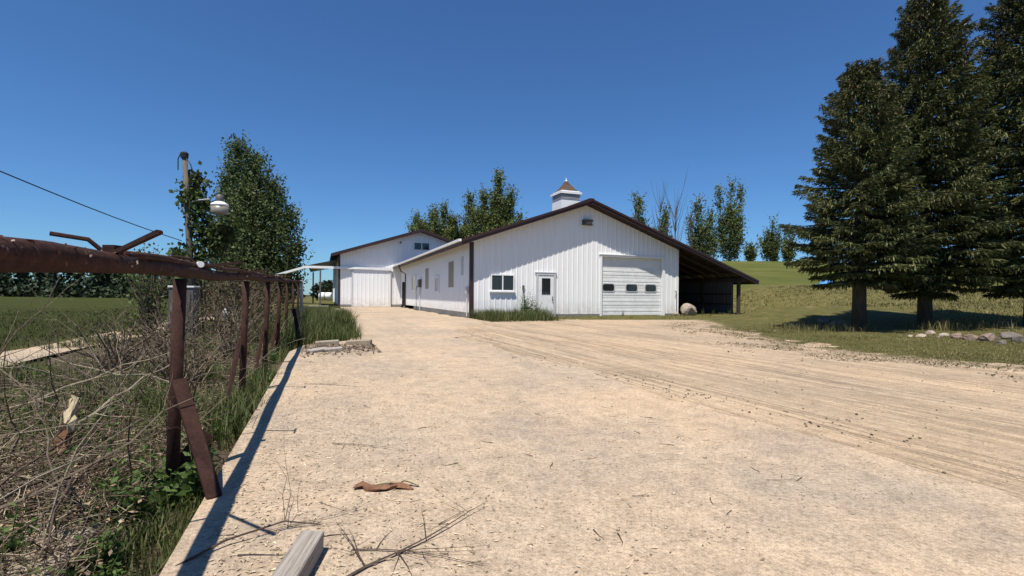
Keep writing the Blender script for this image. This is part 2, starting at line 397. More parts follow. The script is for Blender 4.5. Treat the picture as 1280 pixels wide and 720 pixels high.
# ------------------------------------------------------------------ ground, driveway, path
def axis(lo, hi, c, fine, n):
    t = np.linspace(-1, 1, n); s = np.sinh(t * fine) / np.sinh(fine)
    return np.where(t < 0, c + s * (c - lo), c + s * (hi - c))
def build_ground():
    xs = axis(-420, 420, 0, 6.2, 330); ys = axis(-60, 900, 6, 6.0, 330)
    X, Y = np.meshgrid(xs, ys, indexing='ij'); Z = terrain(X, Y)
    V = np.stack([X, Y, Z], -1).reshape(-1, 3); nx, ny = X.shape
    I = np.arange(nx * ny).reshape(nx, ny)
    Q = np.stack([I[:-1, :-1], I[1:, :-1], I[1:, 1:], I[:-1, 1:]], -1).reshape(-1, 4)
    me = fast('ground', V, Q, np.full(len(Q), 4), M['ground'], True)
    x, y = V[:, 0], V[:, 1]; u, v = UV(x, y); d = in_drive(x, y)
    field = sm(-12.3, -13.2, u)
    dry = sm(5, 12, x) * sm(6, 14, y) * (.55 + .45 * sm(26, 34, y)) * (1 - .85 * sm(36, 42, y))
    track = np.exp(-((x - (.6 * y - 1.0 + 1.2 * np.sin(y * .35))) / .7) ** 2) * sm(22, 25, y) * sm(33, 29, y)
    stony = np.where(u > -4, sm(-3.6, .6, d) * 1.0, 0) * np.where(v < 0, 1, 0) + track * .62
    litter = sm(-12.0, -11.0, u) * sm(-7.4, -7.8, u) * sm(6, -12, v)
    bank = sm(36, 42, y) * sm(8, 14, x)
    for nm, a in (('bank', bank), ('field', field), ('dry', dry), ('stony', stony), ('litter', litter)):
        at = me.attributes.new(nm, 'FLOAT', 'POINT'); at.data.foreach_set('value', np.asarray(a, np.float32))
    return kind(link('ground', me), 'structure')
build_ground()
def strip(name, ufn0, ufn1, v0, v1, n, m, mat, z, side=0):
    vs = np.linspace(v0, v1, n); V = []; Q = []
    for v in vs:
        a, b = float(ufn0(v)), float(ufn1(v))
        for t in np.linspace(0, 1, m): V.append(W(a + (b - a) * t, v, z))
    f = [(i * m + j, i * m + j + 1, (i + 1) * m + j + 1, (i + 1) * m + j) for i in range(n - 1) for j in range(m - 1)]
    b = MB(); b.add(V, f)
    if side:        # vertical edge on the left border
        for i in range(n - 1):
            p, q = V[i * m], V[(i + 1) * m]; b.add([p, q, q - Vector((0, 0, side)), p - Vector((0, 0, side))], [(0, 1, 2, 3)])
    return kind(b.obj(name, mat), 'structure')
PADR = lambda v: float(np.interp(v, [-60, -9, -3], [-3.4, -3.3, -.15])) + (float(vnoise(v, 3.3, .7)) - .5) * .7 + (float(vnoise(v, 8.1, 2.9)) - .5) * .4
strip('concrete_apron', lambda v: pad_left(v), PADR, -45, 24.15, 700, 2, M['pad'], .004, .22)
strip('gravel_driveway', lambda v: PADR(v) - .2, lambda v: 16, -45, -.02, 60, 2, M['gravel'], -.0)
strip('field_path', lambda v: -12.45 + .08 * math.sin(v), lambda v: -11.35 + .1 * math.sin(v * .7 + 1), -22, 60, 90, 2, M['pad'], .05, .2)

# ------------------------------------------------------------------ barns
def siding(mb, a0, a1, zb, zt, to3, openings=(), per=.3, rib=.022, peak=None):
    br = {a0, a1}
    k = 0
    a = a0 + .06
    while a < a1:
        for o in (0, .03, .06, .09): br.add(a + o) if a + o < a1 else None
        a += per
    for o in openings: br.add(o[0]); br.add(o[1])
    if peak is not None: br.add(peak)
    br = sorted(br)
    def off(x):
        t = ((x - a0 - .06) % per)
        if t > .09: return 0.
        return rib if .0299 < t < .0601 else (rib * t / .03 if t <= .03 else rib * (.09 - t) / .03)
    for p, q in zip(br[:-1], br[1:]):
        if q - p < 1e-5: continue
        m = (p + q) / 2
        cuts = sorted([(o[2], o[3]) for o in openings if o[0] < m < o[1]])
        segs = []; z = zb
        for c0, c1 in cuts:
            if c0 > z: segs.append((z, c0, False))
            z = c1
        segs.append((z, None, True))
        for z0, z1, top in segs:
            e0 = zt(p) if top else z1; e1 = zt(q) if top else z1
            mb.add([to3(p, off(p), z0), to3(q, off(q), z0), to3(q, off(q), e1), to3(p, off(p), e0)], [(0, 1, 2, 3)])
    return mb
def frame_mb(x0, x1, z0, z1, y, w=.06, d=.05, mull=(), sill=False):
    b = MB(); b.box(x0, x0 + w, y - d, y, z0, z1); b.box(x1 - w, x1, y - d, y, z0, z1)
    b.box(x0 + w, x1 - w, y - d, y, z1 - w, z1); b.box(x0 + w, x1 - w, y - d, y, z0, z0 + w)
    for m in mull: b.box(m - w / 2, m + w / 2, y - d + .004, y, z0 + w, z1 - w)
    if sill: b.box(x0 - .06, x1 + .06, y - d - .05, y, z0 - .06, z0 - .002)
    return b
def window(parent, x0, x1, z0, z1, y, mull=(), sill=False, glass='glass', name='window', w=.06, fm='white'):
    f = frame_mb(x0, x1, z0, z1, y, w, .05, mull, sill).obj(name, M[fm], parent)
    MB().box(x0 + .01, x1 - .01, y - .022, y - .004, z0 + .01, z1 - .01).obj('pane', M[glass], f)
    return f
def swap(b):     # a mesh drawn for the front wall (x along, outward -y) turned onto the left side wall (y along, outward -x)
    b.v = [(p[1], p[0], p[2]) for p in b.v]; return b

def near_barn():
    t = thing('white_barn', 'white metal-sided barn with overhead door, roof cupola and open lean-to', 'barn', W(0, 0, 0), TH)
    RU, RZ, SL, LEN, WD, OV = 6.62, 6.40, .350, 24.0, 12.83, .6
    rz = lambda a: RZ - SL * abs(a - RU)
    zt = lambda a: rz(a) - .20
    gd = (7.62, 11.74, -.06, 3.42)
    b = MB(); siding(b, 0, WD, .2, zt, lambda a, o, z: (a, -o, z), [gd], peak=RU); b.obj('front_wall', M['siding'], t)
    b = MB(); siding(b, 0, LEN, .28, lambda a: zt(0), lambda a, o, z: (-o, a, z)); b.obj('side_wall', M['siding'], t)
    b = MB(); siding(b, 0, LEN, .1, lambda a: zt(WD) , lambda a, o, z: (WD + o, a, z)); b.obj('side_wall', M['siding'], t)
    b = MB(); siding(b, 0, WD, .1, zt, lambda a, o, z: (a, LEN + o, z), peak=RU); b.obj('rear_wall', M['siding'], t)
    # skirt boards / foundation
    for q in ((.02, 3.55, -.012), (4.8, 7.44, -.045), (11.96, WD - .02, -.045)): MB().box(q[0], q[1], q[2], .12, -.25, .2).obj('skirt_board', M['found'], t)
    MB().box(-.045, .1, .05, 16.5, -.2, .27).obj('skirt_board', M['found'], t); MB().box(WD - .1, WD + .03, .05, LEN, -.3, .25).obj('skirt_board', M['found'], t)
    # roof: one slab per slope, the right one runs on over the lean-to
    y0, y1 = -OV, LEN + .4; T = .07
    LU = 18.62; LEANL = 9.5
    b = MB(); b.prism([(RU, RZ), (RU, RZ + T), (-.66, rz(-.66) + T), (-.66, rz(-.66))], y0 - .03, y1)
    b.prism([(RU + .001, RZ), (LU, rz(LU)), (LU, rz(LU) + T), (RU + .001, RZ + T)], y0 - .03, LEANL)
    b.prism([(RU + .001, RZ), (WD + .5, rz(WD + .5)), (WD + .5, rz(WD + .5) + T), (RU + .001, RZ + T)], LEANL + .001, y1)
    b.box(RU - .14, RU + .14, y0 - .02, y1, RZ + T - .03, RZ + T + .02)
    # standing ribs on the left slope
    roof = b.obj('roof', M['roof'], t)
    # fascia along the gable and eaves
    b = MB()
    for (ua, ub, fy) in ((RU, -.64, 0), (RU, LU - .02, 0)):
        b.prism([(ua, RZ - .005), (ub, rz(ub) - .005), (ub, rz(ub) - .20), (ua, RZ - .20)], -OV - .02, -OV + .02)
        b.prism([(ua, RZ + .06), (ub, rz(ub) + .06), (ub, rz(ub) - .06), (ua, RZ - .06)], -OV - .055, -OV - .023)
    b.box(-.665, -.625, -OV, LEN + .4, rz(-.66) - .19, rz(-.66) - .004)
    b.box(LU - .03, LU + .02, -OV, LEANL, rz(LU) - .16, rz(LU) - .004)
    b.obj('fascia', M['brown'], t)
    b = MB(); ye = rz(-.66)
    b.box(-.80, -.67, -OV - .02, LEN + .3, ye - .03, ye + .085); b.obj('gutter', M['white'], t)
    # soffits
    b = MB()
    b.prism([(RU - .02, RZ - .17), (-.62, rz(-.62) - .17), (-.62, rz(-.62) - .19), (RU - .02, RZ - .19)], -OV + .022, -.03)
    b.prism([(RU + .02, RZ - .17), (WD, rz(WD) - .17), (WD, rz(WD) - .19), (RU + .02, RZ - .19)], -OV + .022, -.03)
    b.box(-.62, -.03, -.03, LEN, zt(0) - .02, zt(0) - .002); b.obj('soffit', M['soffit'], t)
    # corner trim
    b = MB(); b.box(-.05, .13, -.055, -.024, -.05, zt(0) - .02); b.box(-.055, -.024, -.05, .13, -.05, zt(0) - .02); b.obj('corner_trim', M['brown'], t)
    b = MB(); b.box(WD - .12, WD + .055, -.05, -.024, .0, zt(WD) - .02); b.obj('corner_trim', M['white'], t)
    # front window, man door, overhead door
    window(t, 1.05, 2.35, 1.40, 2.27, -.02, (1.7,), True)
    d = MB(); d.box(3.72, 4.62, -.05, -.0, .02, 2.28); door = d.obj('door', M['door_white'], t)
    fr = MB(); fr.box(3.60, 3.71, -.075, 0, -.02, 2.40); fr.box(4.63, 4.74, -.075, 0, -.02, 2.40); fr.box(3.711, 4.629, -.075, 0, 2.29, 2.40); fr.box(3.54, 4.80, -.09, -.0, 2.402, 2.44)
    fr.obj('door_frame', M['frost2'], door)
    MB().box(3.92, 4.42, -.062, -.052, 1.25, 2.12).obj('pane', M['glass'], door)
    h = MB(); h.tube([(4.55, -.05, .98), (4.55, -.12, .98)], .03, 10); h.obj('handle', M['matte_black'], door); h = MB(); h.tube([(4.55, -.05, 1.12), (4.55, -.08, 1.12)], .025, 10); h.obj('lock', M['matte_black'], door)
    g = MB(); nS = 6; H = 3.42 / nS; yd = .13
    for i in range(nS):
        z0 = -.04 + i * H; g.box(7.64, 11.72, yd, yd + .05, z0 + .012, z0 + H - .002)
        for k in (.16, .36): g.box(7.64, 11.72, yd - .010, yd - .0005, z0 + k, z0 + k + .11)
    g.box(7.64, 11.72, yd + .02, yd + .04, -.05, 3.44)
    gdo = g.obj('garage_door', M['door_white'], t)
    gf = MB(); gf.box(7.50, 7.62, -.05, yd + .06, -.05, 3.52); gf.box(11.74, 11.90, -.05, yd + .06, -.05, 3.52); gf.box(7.621, 11.739, -.05, yd + .06, 3.42, 3.52); gf.box(7.44, 11.96, -.08, -.0, 3.522, 3.56)
    gf.obj('door_frame', M['white'], gdo)
    for xc in (8.13, 9.68, 11.0):
        def rr(w, h, r, y):
            pts = []
            for cx, cz, a0 in ((w - r, h - r, 0), (-w + r, h - r, 90), (-w + r, -h + r, 180), (w - r, -h + r, 270)):
                for k in range(5): q = rad(a0 + k * 22.5); pts.append((xc + cx + r * math.cos(q), 1.69 + cz + r * math.sin(q)))
            return pts
        MB().prism(rr(.43, .25, .14, 0), yd - .028, yd - .012).obj('window_surround', M['frost2'], gdo)
        MB().prism(rr(.37, .19, .12, 0), yd - .036, yd - .0285).obj('window_pane', M['glass'], gdo)
    # light over the gable
    b = MB(); b.box(6.30, 6.92, -.22, -.03, 5.10, 5.14); b.box(6.34, 6.88, -.16, -.03, 5.14, 5.34)
    b.prism([(6.30, 5.30), (6.92, 5.30), (6.86, 5.40), (6.36, 5.40)], -.26, -.03); lf = b.obj('wall_lamp', M['cab_grey'], t)
    MB().box(6.50, 6.84, -.20, -.162, 5.15, 5.29).obj('lens', M['lampglass'], lf)
    # outlet pipe by the door, hook on the right corner
    b = MB(); b.tube([(2.95, -.04, 0), (2.95, -.06, .9), (2.88, -.07, 1.3), (2.86, -.05, 1.55)], .022, 6); b.box(2.80, 2.92, -.06, -.02, 1.5, 1.72); b.obj('conduit', M['cab_grey'], t)
    b = MB(); b.tube([(12.72, -.07, .0), (12.72, -.08, 1.35), (12.66, -.1, 1.55), (12.58, -.12, 1.45)], .02, 6); b.obj('hose_pipe', M['matte_black'], t)
    # side wall openings
    for (p0, p1, z0, z1, gl) in ((15.45, 17.5, 1.45, 2.8, 'glass'), (7.05, 8.45, 1.33, 2.42, 'frost2')):
        f = swap(frame_mb(p0, p1, z0, z1, -.02, .12, .05)).obj('side_window', M['white'], t)
        swap(MB().box(p0 + .01, p1 - .01, -.04, -.022, z0 + .01, z1 - .01)).obj('pane', M[gl], f)
    for (p0, p1, z0, z1, gl) in ((10.65, 11.75, 1.62, 3.08, 'frost'), (3.55, 4.65, 1.63, 3.12, 'frost'), (1.45, 1.80, 2.25, 3.25, 'frost2')):
        swap(MB().box(p0, p1, -.035, -.0, z0, z1)).obj('light_panel', M[gl], t)
    b = MB(); b.tube([(-.72, 20.6, ye - .03), (-.5, 20.6, 3.3), (-.10, 20.6, 3.05), (-.10, 20.6, .15), (-.3, 20.6, .05)], .05, 8); b.obj('downspout', M['brown'], t)
    b = MB(); b.box(-.22, -.03, 13.25, 13.85, 1.75, 2.35); b.obj('meter_box', M['cab_grey'], t); b = MB(); b.tube([(-.08, 13.6, 0), (-.08, 13.6, 1.74)], .04, 8); b.obj('conduit', M['frost2'], t); b = MB(); b.tube([(-.08, 15.0, 1.9), (-.12, 15., 1.5), (-.1, 15., .1)], .02, 6); b.obj('conduit', M['cab_grey'], t)
    b = MB(); b.tube([(-.1, .35, .1), (-.1, .35, 1.25)], .03, 8); b.box(-.17, -.03, .25, .45, 1.25, 1.6); b.obj('conduit', M['frost2'], t)
    MB().box(-.045, -.0, 21.2, 22.9, .1, 2.35).obj('dark_opening', M['dark'], t)  # flat dark sheet on the wall, standing for the shade inside an opening
    # cupola on the ridge
    cy = 2.5; bz = RZ - .25
    c = MB(); c.box(RU - .62, RU + .62, cy - .62, cy + .62, bz, bz + .72); cp = c.obj('cupola', M['white'], roof)
    l = MB(); l.box(RU - .56, RU + .56, cy - .56, cy + .56, bz + .721, bz + 1.02)
    for k in range(4): l.box(RU - .64, RU + .64, cy - .64, cy + .64, bz + .74 + k * .075, bz + .765 + k * .075)
    l.obj('cupola_louvre', M['frost2'], roof)
    c = MB(); c.box(RU - .70, RU + .70, cy - .70, cy + .70, bz + 1.05, bz + 1.18); c.box(RU - .6, RU + .6, cy - .6, cy + .6, bz + 1.181, bz + 1.25); c.obj('cupola_eave', M['white'], roof)
    r = .66; z0 = bz + 1.262
    c = MB(); prof = [(.56, -.01), (.36, .22), (.19, .44), (.07, .66)]
    vs = []; fs = []
    for rr_, zz in prof:
        for sx, sy in ((-1, -1), (1, -1), (1, 1), (-1, 1)): vs.append((RU + sx * rr_, cy + sy * rr_, z0 + zz))
    for i in range(3):
        for k in range(4): fs.append((i * 4 + k, i * 4 + (k + 1) % 4, i * 4 + 4 + (k + 1) % 4, i * 4 + 4 + k))
    fs += [(3, 2, 1, 0), (12, 13, 14, 15)]; c.add(vs, fs); c.obj('cupola_roof', M['shingle'], roof)
    c = MB(); c.lathe((RU, cy, z0 + .66), [(.09, -.05), (.10, .03), (.03, .07), (.012, .22)], 8); c.obj('finial', M['white'], roof)
    # lean-to
    for yy in (-.15, 3.0, 6.2, 9.2):
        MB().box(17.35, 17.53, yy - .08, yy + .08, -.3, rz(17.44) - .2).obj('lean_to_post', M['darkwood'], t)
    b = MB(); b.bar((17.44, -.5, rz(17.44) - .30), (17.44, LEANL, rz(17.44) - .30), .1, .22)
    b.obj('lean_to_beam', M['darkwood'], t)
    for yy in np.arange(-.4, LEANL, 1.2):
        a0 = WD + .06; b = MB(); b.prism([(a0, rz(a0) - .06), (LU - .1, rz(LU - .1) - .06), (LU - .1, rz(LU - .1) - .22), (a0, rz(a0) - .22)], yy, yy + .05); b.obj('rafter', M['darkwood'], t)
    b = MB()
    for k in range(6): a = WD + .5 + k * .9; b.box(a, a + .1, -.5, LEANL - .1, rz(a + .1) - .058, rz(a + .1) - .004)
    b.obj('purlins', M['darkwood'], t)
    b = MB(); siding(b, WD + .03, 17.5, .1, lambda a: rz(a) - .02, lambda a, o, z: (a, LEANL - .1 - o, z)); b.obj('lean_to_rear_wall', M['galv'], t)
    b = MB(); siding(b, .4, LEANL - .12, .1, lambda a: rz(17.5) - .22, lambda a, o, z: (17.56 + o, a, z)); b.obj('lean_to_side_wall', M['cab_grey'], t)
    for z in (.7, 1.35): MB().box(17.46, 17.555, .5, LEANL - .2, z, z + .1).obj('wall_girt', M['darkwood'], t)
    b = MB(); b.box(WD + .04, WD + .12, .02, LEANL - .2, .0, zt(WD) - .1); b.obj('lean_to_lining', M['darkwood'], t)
    g = MB()
    for z in (.35, .95, 1.55): g.box(WD + 1.2, 17.40, 6.24, 6.30, z, z + .12)
    g.box(15.2, 15.32, 6.18, 6.235, 0, 1.75); g.bar((16.6, 6.2, .1), (17.2, 6.2, 1.2), .06, .1); g.obj('rail_panel', M['darkwood'], t)
    # odds and ends stored in the shade
    return t
near_barn()

def far_barn():
    t = thing('large_barn', 'taller white barn with wide sliding door, standing beyond the cupola barn', 'barn', W(0, 0, 0), TH)
    y = 24.05; A0, A1, RU, RZ, SL = -5.62, 9.4, 1.9, 7.46, .325
    rz = lambda a: RZ - SL * abs(a - RU); zt = lambda a: rz(a) - .18
    sdo = (-4.45, -.97, .02, 3.45)
    b = MB(); siding(b, A0, A1, .2, zt, lambda a, o, z: (a, y - o, z), peak=RU); b.obj('front_wall', M['siding'], t)
    b = MB(); siding(b, y, y + 26, .2, lambda a: zt(A0), lambda a, o, z: (A0 - o, a, z)); b.obj('side_wall', M['siding'], t)
    b = MB(); siding(b, y, y + 26, .2, lambda a: zt(A1), lambda a, o, z: (A1 + o, a, z)); b.obj('side_wall', M['siding'], t)
    b = MB(); siding(b, A0, A1, .2, zt, lambda a, o, z: (a, y + 26 + o, z), peak=RU); b.obj('rear_wall', M['siding'], t)
    MB().box(A0 + .05, sdo[0], y - .05, y + .1, -.2, .24).obj('skirt_board', M['found'], t); MB().box(sdo[1], 0, y - .05, y + .1, -.2, .24).obj('skirt_board', M['found'], t)
    T = .08; L0, L1 = A0 - .7, A1 + .7
    b = MB(); b.prism([(RU, RZ), (RU, RZ + T), (L0, rz(L0) + T), (L0, rz(L0))], y - .65, y + 26.5)
    b.prism([(RU + .001, RZ), (L1, rz(L1)), (L1, rz(L1) + T), (RU + .001, RZ + T)], y - .65, y + 26.5); b.obj('roof', M['roof'], t)
    b = MB()
    for ub in (L0 + .02, L1 - .02): b.prism([(RU, RZ + .05), (ub, rz(ub) + .05), (ub, rz(ub) - .20), (RU, RZ - .20)], y - .69, y - .652)
    b.box(L0 - .02, L0 + .02, y - .65, y + 26.4, rz(L0) - .2, rz(L0) - .003); b.obj('fascia', M['brown'], t)
    b = MB()
    for ub in (A0 - .1, A1 + .1): b.prism([(RU, RZ - .15), (ub, rz(ub) - .15), (ub, rz(ub) - .17), (RU, RZ - .17)], y - .62, y - .03)
    b.obj('soffit', M['soffit'], t)
    b = MB(); b.box(A0 - .05, A0 + .12, y - .055, y - .024, 0, zt(A0)); b.box(A0 - .055, A0 - .024, y - .05, y + .2, 0, zt(A0)); b.obj('corner_trim', M['brown'], t)
    window(t, 1.19, 2.78, 5.5, 6.3, y - .02, (1.98,), False, w=.08)
    d = MB(); siding(d, sdo[0], sdo[1], .03, lambda a: 3.46, lambda a, o, z: (a, y - .12 - o, z), per=.35)
    d.box(sdo[0], sdo[1], y - .11, y - .06, .02, 3.47); dr = d.obj('sliding_door', M['siding'], t)
    for q in sdo[:2]: MB().box(q - .05, q + .05, y - .16, y - .05, .02, 3.46).obj('door_edge', M['frost2'], dr)
    b = MB(); b.box(-8.35, -.8, y - .24, y - .10, 3.50, 3.72); b.obj('door_track', M['white'], t)
    MB().box(-7.27, -7.13, y - .22, y - .10, -.05, 3.495).obj('track_post', M['cab_grey'], t)
    # lean roof on the left
    b = MB(); b.prism([(A0 - .02, 4.42), (-8.3, 3.78), (-8.3, 3.72), (A0 - .02, 4.34)], y + .3, y + 14); b.obj('lean_to_roof', M['roof'], t)
    for k in (13.5,): MB().box(-8.1, -7.95, y + k, y + k + .15, -.1, 3.7).obj('lean_to_post', M['darkwood'], t)
    b = MB(); b.lathe((-1.1 + 1.0, y - .35, 6.05), [(.12, 0), (.10, .12), (.03, .2)], 10); b.tube([(-.1, y - .35, 6.25), (-.1, y - .0, 6.25)], .025, 6); b.obj('wall_lamp', M['wood'], t)
far_barn()
_a = W(-8.38, 23.9, 3.6); _e = P(329, 348.5, 52)
b = MB(); b.bar(_a, _e, .20, .20); o = b.obj('sloping_pole', M['white'])
tag(o, 'white square pole sloping down to the ground beyond the rusty fence', 'pole')
o.data.transform(Matrix.Identity(4))
b = MB(); b.bar(_e + Vector((0, .1, -.1)), Vector((_e.x, _e.y + .1, -.2)), .12, .12); o2 = b.obj('support_leg', M['cab_grey'], o)

# ------------------------------------------------------------------ fence
def pipe_fence():
    t = thing('pipe_fence', 'rusty brown steel pipe fence along the left edge of the driveway', 'fence')
    U = -7.84
    zr = lambda v: 1.285 + .020 * (v + 20.6)
    pts = []; 
    for v in np.arange(-27, -1.9, .5): pts.append(W(U + .012 * math.sin(v * 2.1), v, zr(v) + .012 * math.sin(v * 1.7)))
    b = MB(); b.tube(pts, .042, 12); b.obj('rail', M['rust'], t, smooth=True)
    pts = [W(U + .004, v, zr(v) + .012 + .004 * math.sin(v * 9)) for v in np.arange(-27, -21.4, .25)]
    b = MB(); b.tube(pts, .045, 12); b.obj('upper_pipe', M['rustpeel'], t, smooth=True)
    pts = [W(U + .018, v, zr(v) + .056 + .006 * math.sin(v * 5)) for v in np.arange(-21.6, -12, .3)]
    b = MB(); b.tube(pts, .018, 8); b.obj('small_pipe', M['rustpeel'], t, smooth=True)
    # crust of flaking paint and dead vine on the upper pipe
    n = 420; vv = R_.uniform(-24.5, -9, n); an = R_.uniform(-.4, 2.6, n)
    rr = np.where(vv < -21.4, .046, .043); hz = np.where(vv < -21.4, .012, .0)
    C = np.array([W(U + .004 + r * math.cos(a) * .98, v, zr(v) + h + r * math.sin(a)) for v, a, r, h in zip(vv, an, rr, hz)])
    kind(link('paint_flakes', quads('paint_flakes', leaf_quads(C, R_.uniform(.008, .03, n), .6), M['flake']), t), 'stuff')
    posts = [-20.6, -17.75, -15.3, -12.9, -10.5, -7.6, -4.3]
    posts = [-23.6] + posts
    for i, v in enumerate(posts):
        base = W(U - .04, v, -.25); top = W(U, v, zr(v) - .045)
        b = MB(); b.tube([base, base * .5 + top * .5, top], .037, 12); b.obj('post', M['rust'], t, smooth=True)
        if v > -11 : continue
        if i > 0:
            a = (W(U + (.01 if i == 1 else -.05), v - .06, .62), W(U + (.27 if i == 1 else -.10), v - (.42 if i == 1 else .60), .0)); wd = .078 if i == 1 else .045
            b = MB(); b.bar(a[0], a[1], wd, .035, W(.45, -1) - W(0, 0)); b.obj('brace', M['rust'], t, bevel=.004)
        if i == 1:
            b = MB(); b.bar(W(U + .13, v + .12, .24), W(U - .06, v + .06, .0), .09, .04, W(.2, -1) - W(0, 0)); b.obj('brace', M['rust'], t)
    # offset arms with knobs on the rail tops
    for i, v in enumerate([-21.66, -20.0, -17.9, -15.5, -13.1]):
        c = W(U, v, zr(v) + .05)
        b = MB(); b.bar(c + Vector((0, 0, -.02)), c + Vector((0, 0, .035)), .05, .05)
        e = W(U + .26, v - (.38 if i == 0 else .12), zr(v) + (.11 if i == 0 else .08)); b.bar(c + Vector((0, 0, .0)), e, .017, .017)
        b.tube([e - (W(0, .07) - W(0, 0)) * (i > 0) - Vector((0, .01, 0)), e + (W(0, .07) - W(0, 0)) * (i > 0) + Vector((0, .012, 0))], .009, 8)
        b.obj('offset_arm', M['rust'], t)
        pe = [W(U - .02, v - .06, zr(v) + .06), W(U - .06, v - .07, zr(v) + .10), W(U - .17, v - .10, zr(v) + .115)]
        b = MB(); b.tube(pe, .009, 6); b.obj('bent_rod', M['rust'], t)
    # insulator knob with pale end
    c = W(U + .05, -20.32, zr(-20.32) + .055)
    b = MB(); d = (W(.4, -1) - W(0, 0)).normalized(); b.tube([c - d * .02, c + d * .025], .021, 12); b.obj('insulator', M['white'], t)
    b = MB(); b.tube([W(U, -2.0, zr(-2)), W(U, -1.6, zr(-2) - .03), W(U, -1.45, zr(-2) - .2), W(U, -1.45, -.2)], .07, 10); b.obj('end_elbow', M['galv'], t, smooth=True)
pipe_fence()
# plain black strip, curved and upright, at the near end of the grass clump
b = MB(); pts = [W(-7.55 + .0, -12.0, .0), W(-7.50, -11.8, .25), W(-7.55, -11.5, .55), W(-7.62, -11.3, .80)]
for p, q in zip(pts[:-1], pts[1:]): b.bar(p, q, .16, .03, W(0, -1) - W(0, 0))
tag(b.obj('black_strip', M['matte_black']), 'curved black strip standing up between fence and long grass', 'strip')

# ------------------------------------------------------------------ trees
def deciduous(name, label, cat, x, y, spires, trunk, leafm, n_shoot, leaf, seed, group=None, ground=None, perleaf=11, bark='bark', shoot=.8, gap=.25):
    """spires: (x, y, z0, dx, dy, z1, r) plumes of foliage, in metres from the trunk base"""
    rng = np.random.default_rng(seed); z0 = tz(x, y) - .1 if ground is None else ground
    t = thing(name, label, cat, (x, y, z0), 0, group)
    w = np.array([(s[5] - s[2]) * s[6] ** 1.3 for s in spires]); w /= w.sum()
    Cs = []; tw = MB()
    for s, k in zip(spires, (w * n_shoot).astype(int)):
        a = np.array(s[:3]); e = np.array((s[3], s[4], s[5])); r = s[6]
        h = rng.random(k) ** .85; prof = np.clip(np.sin(np.pi * np.clip(h * .86 + .10, 0, 1)) ** .8, .05, 1)
        ang = rng.random(k) * 2 * np.pi; rad_ = r * prof * np.sqrt(rng.random(k)) * (1 - gap * (np.sin(ang * 3 + h * 11 + seed) > .35) * rng.random(k))
        c = a + (e - a) * h[:, None]; c[:, 0] += np.cos(ang) * rad_; c[:, 1] += np.sin(ang) * rad_
        d = unit(np.stack([np.cos(ang) * .5, np.sin(ang) * .5, .9 + 0 * ang], 1) + rng.normal(size=(k, 3)) * .25)
        ln = shoot * (.5 + rng.random(k))
        for j in range(perleaf):
            Cs.append(c + d * (ln * (j / perleaf - .3))[:, None] + rng.normal(size=(k, 3)) * (.10 + .22 * (1 - j / perleaf)) * shoot * .35)
        tw.tube([a * .96, a + (e - a) * .35 + rng.normal(size=3) * .1, a + (e - a) * .7, a + (e - a) * .97], [trunk * .45, trunk * .32, trunk * .17, trunk * .05], 6)
        for q in range(int(k / 30) + 2):
            i = rng.integers(k); hh = max(h[i] - .18, .02); tw.tube([a + (e - a) * hh, (a + (e - a) * hh) * .4 + c[i] * .6, c[i]], [trunk * .14, trunk * .09, trunk * .03], 4, False)
        tw.tube([(0, 0, max(0, a[2] * .35)), (a[0] * .4, a[1] * .4, a[2] * .7), tuple(a)], [trunk * .6, trunk * .5, trunk * .42], 7)
    zt = max(s[2] for s in spires); tw.tube([(0, 0, -.2), (.02, .01, zt * .4), (.0, .04, zt)], [trunk * 1.25, trunk, trunk * .7], 9)
    tw.obj('trunk', M[bark], t, smooth=True)
    C = np.concatenate(Cs); link('crown', quads('crown', leaf_quads(C, rng.uniform(.65, 1.25, len(C)) * leaf, .7, .2, rng), leafm), t)
    return t
def at_px(px, Y): return ray(px, 372)[0] * Y
# broad poplar behind the yard light
xp = at_px(312, 56)
deciduous('poplar_tree', 'dense green poplar tree with pointed crown behind the yard light pole', 'tree', xp, 56,
          [(-.3, 0, 1.2, -1.6, 0, 18.1, 2.5), (.8, .4, 1.0, .5, 0, 16.6, 2.6), (2.0, .3, .8, 2.6, 0, 13.6, 2.5), (-1.5, 0, .8, -2.9, .2, 14.0, 1.8), (3.2, 0, .5, 4.4, 0, 10.6, 2.1), (-2.3, -.3, .4, -3.8, 0, 9.0, 2.0), (.6, -1, .6, .3, -1, 12.4, 2.9), (4.4, 0, .3, 5.3, 0, 7.2, 1.5), (1, -1.2, .3, 1.5, -1.4, 7, 3.6)],
          .42, M['leaf_poplar'], 4700, .29, 21, perleaf=11, shoot=1.9, gap=.75)
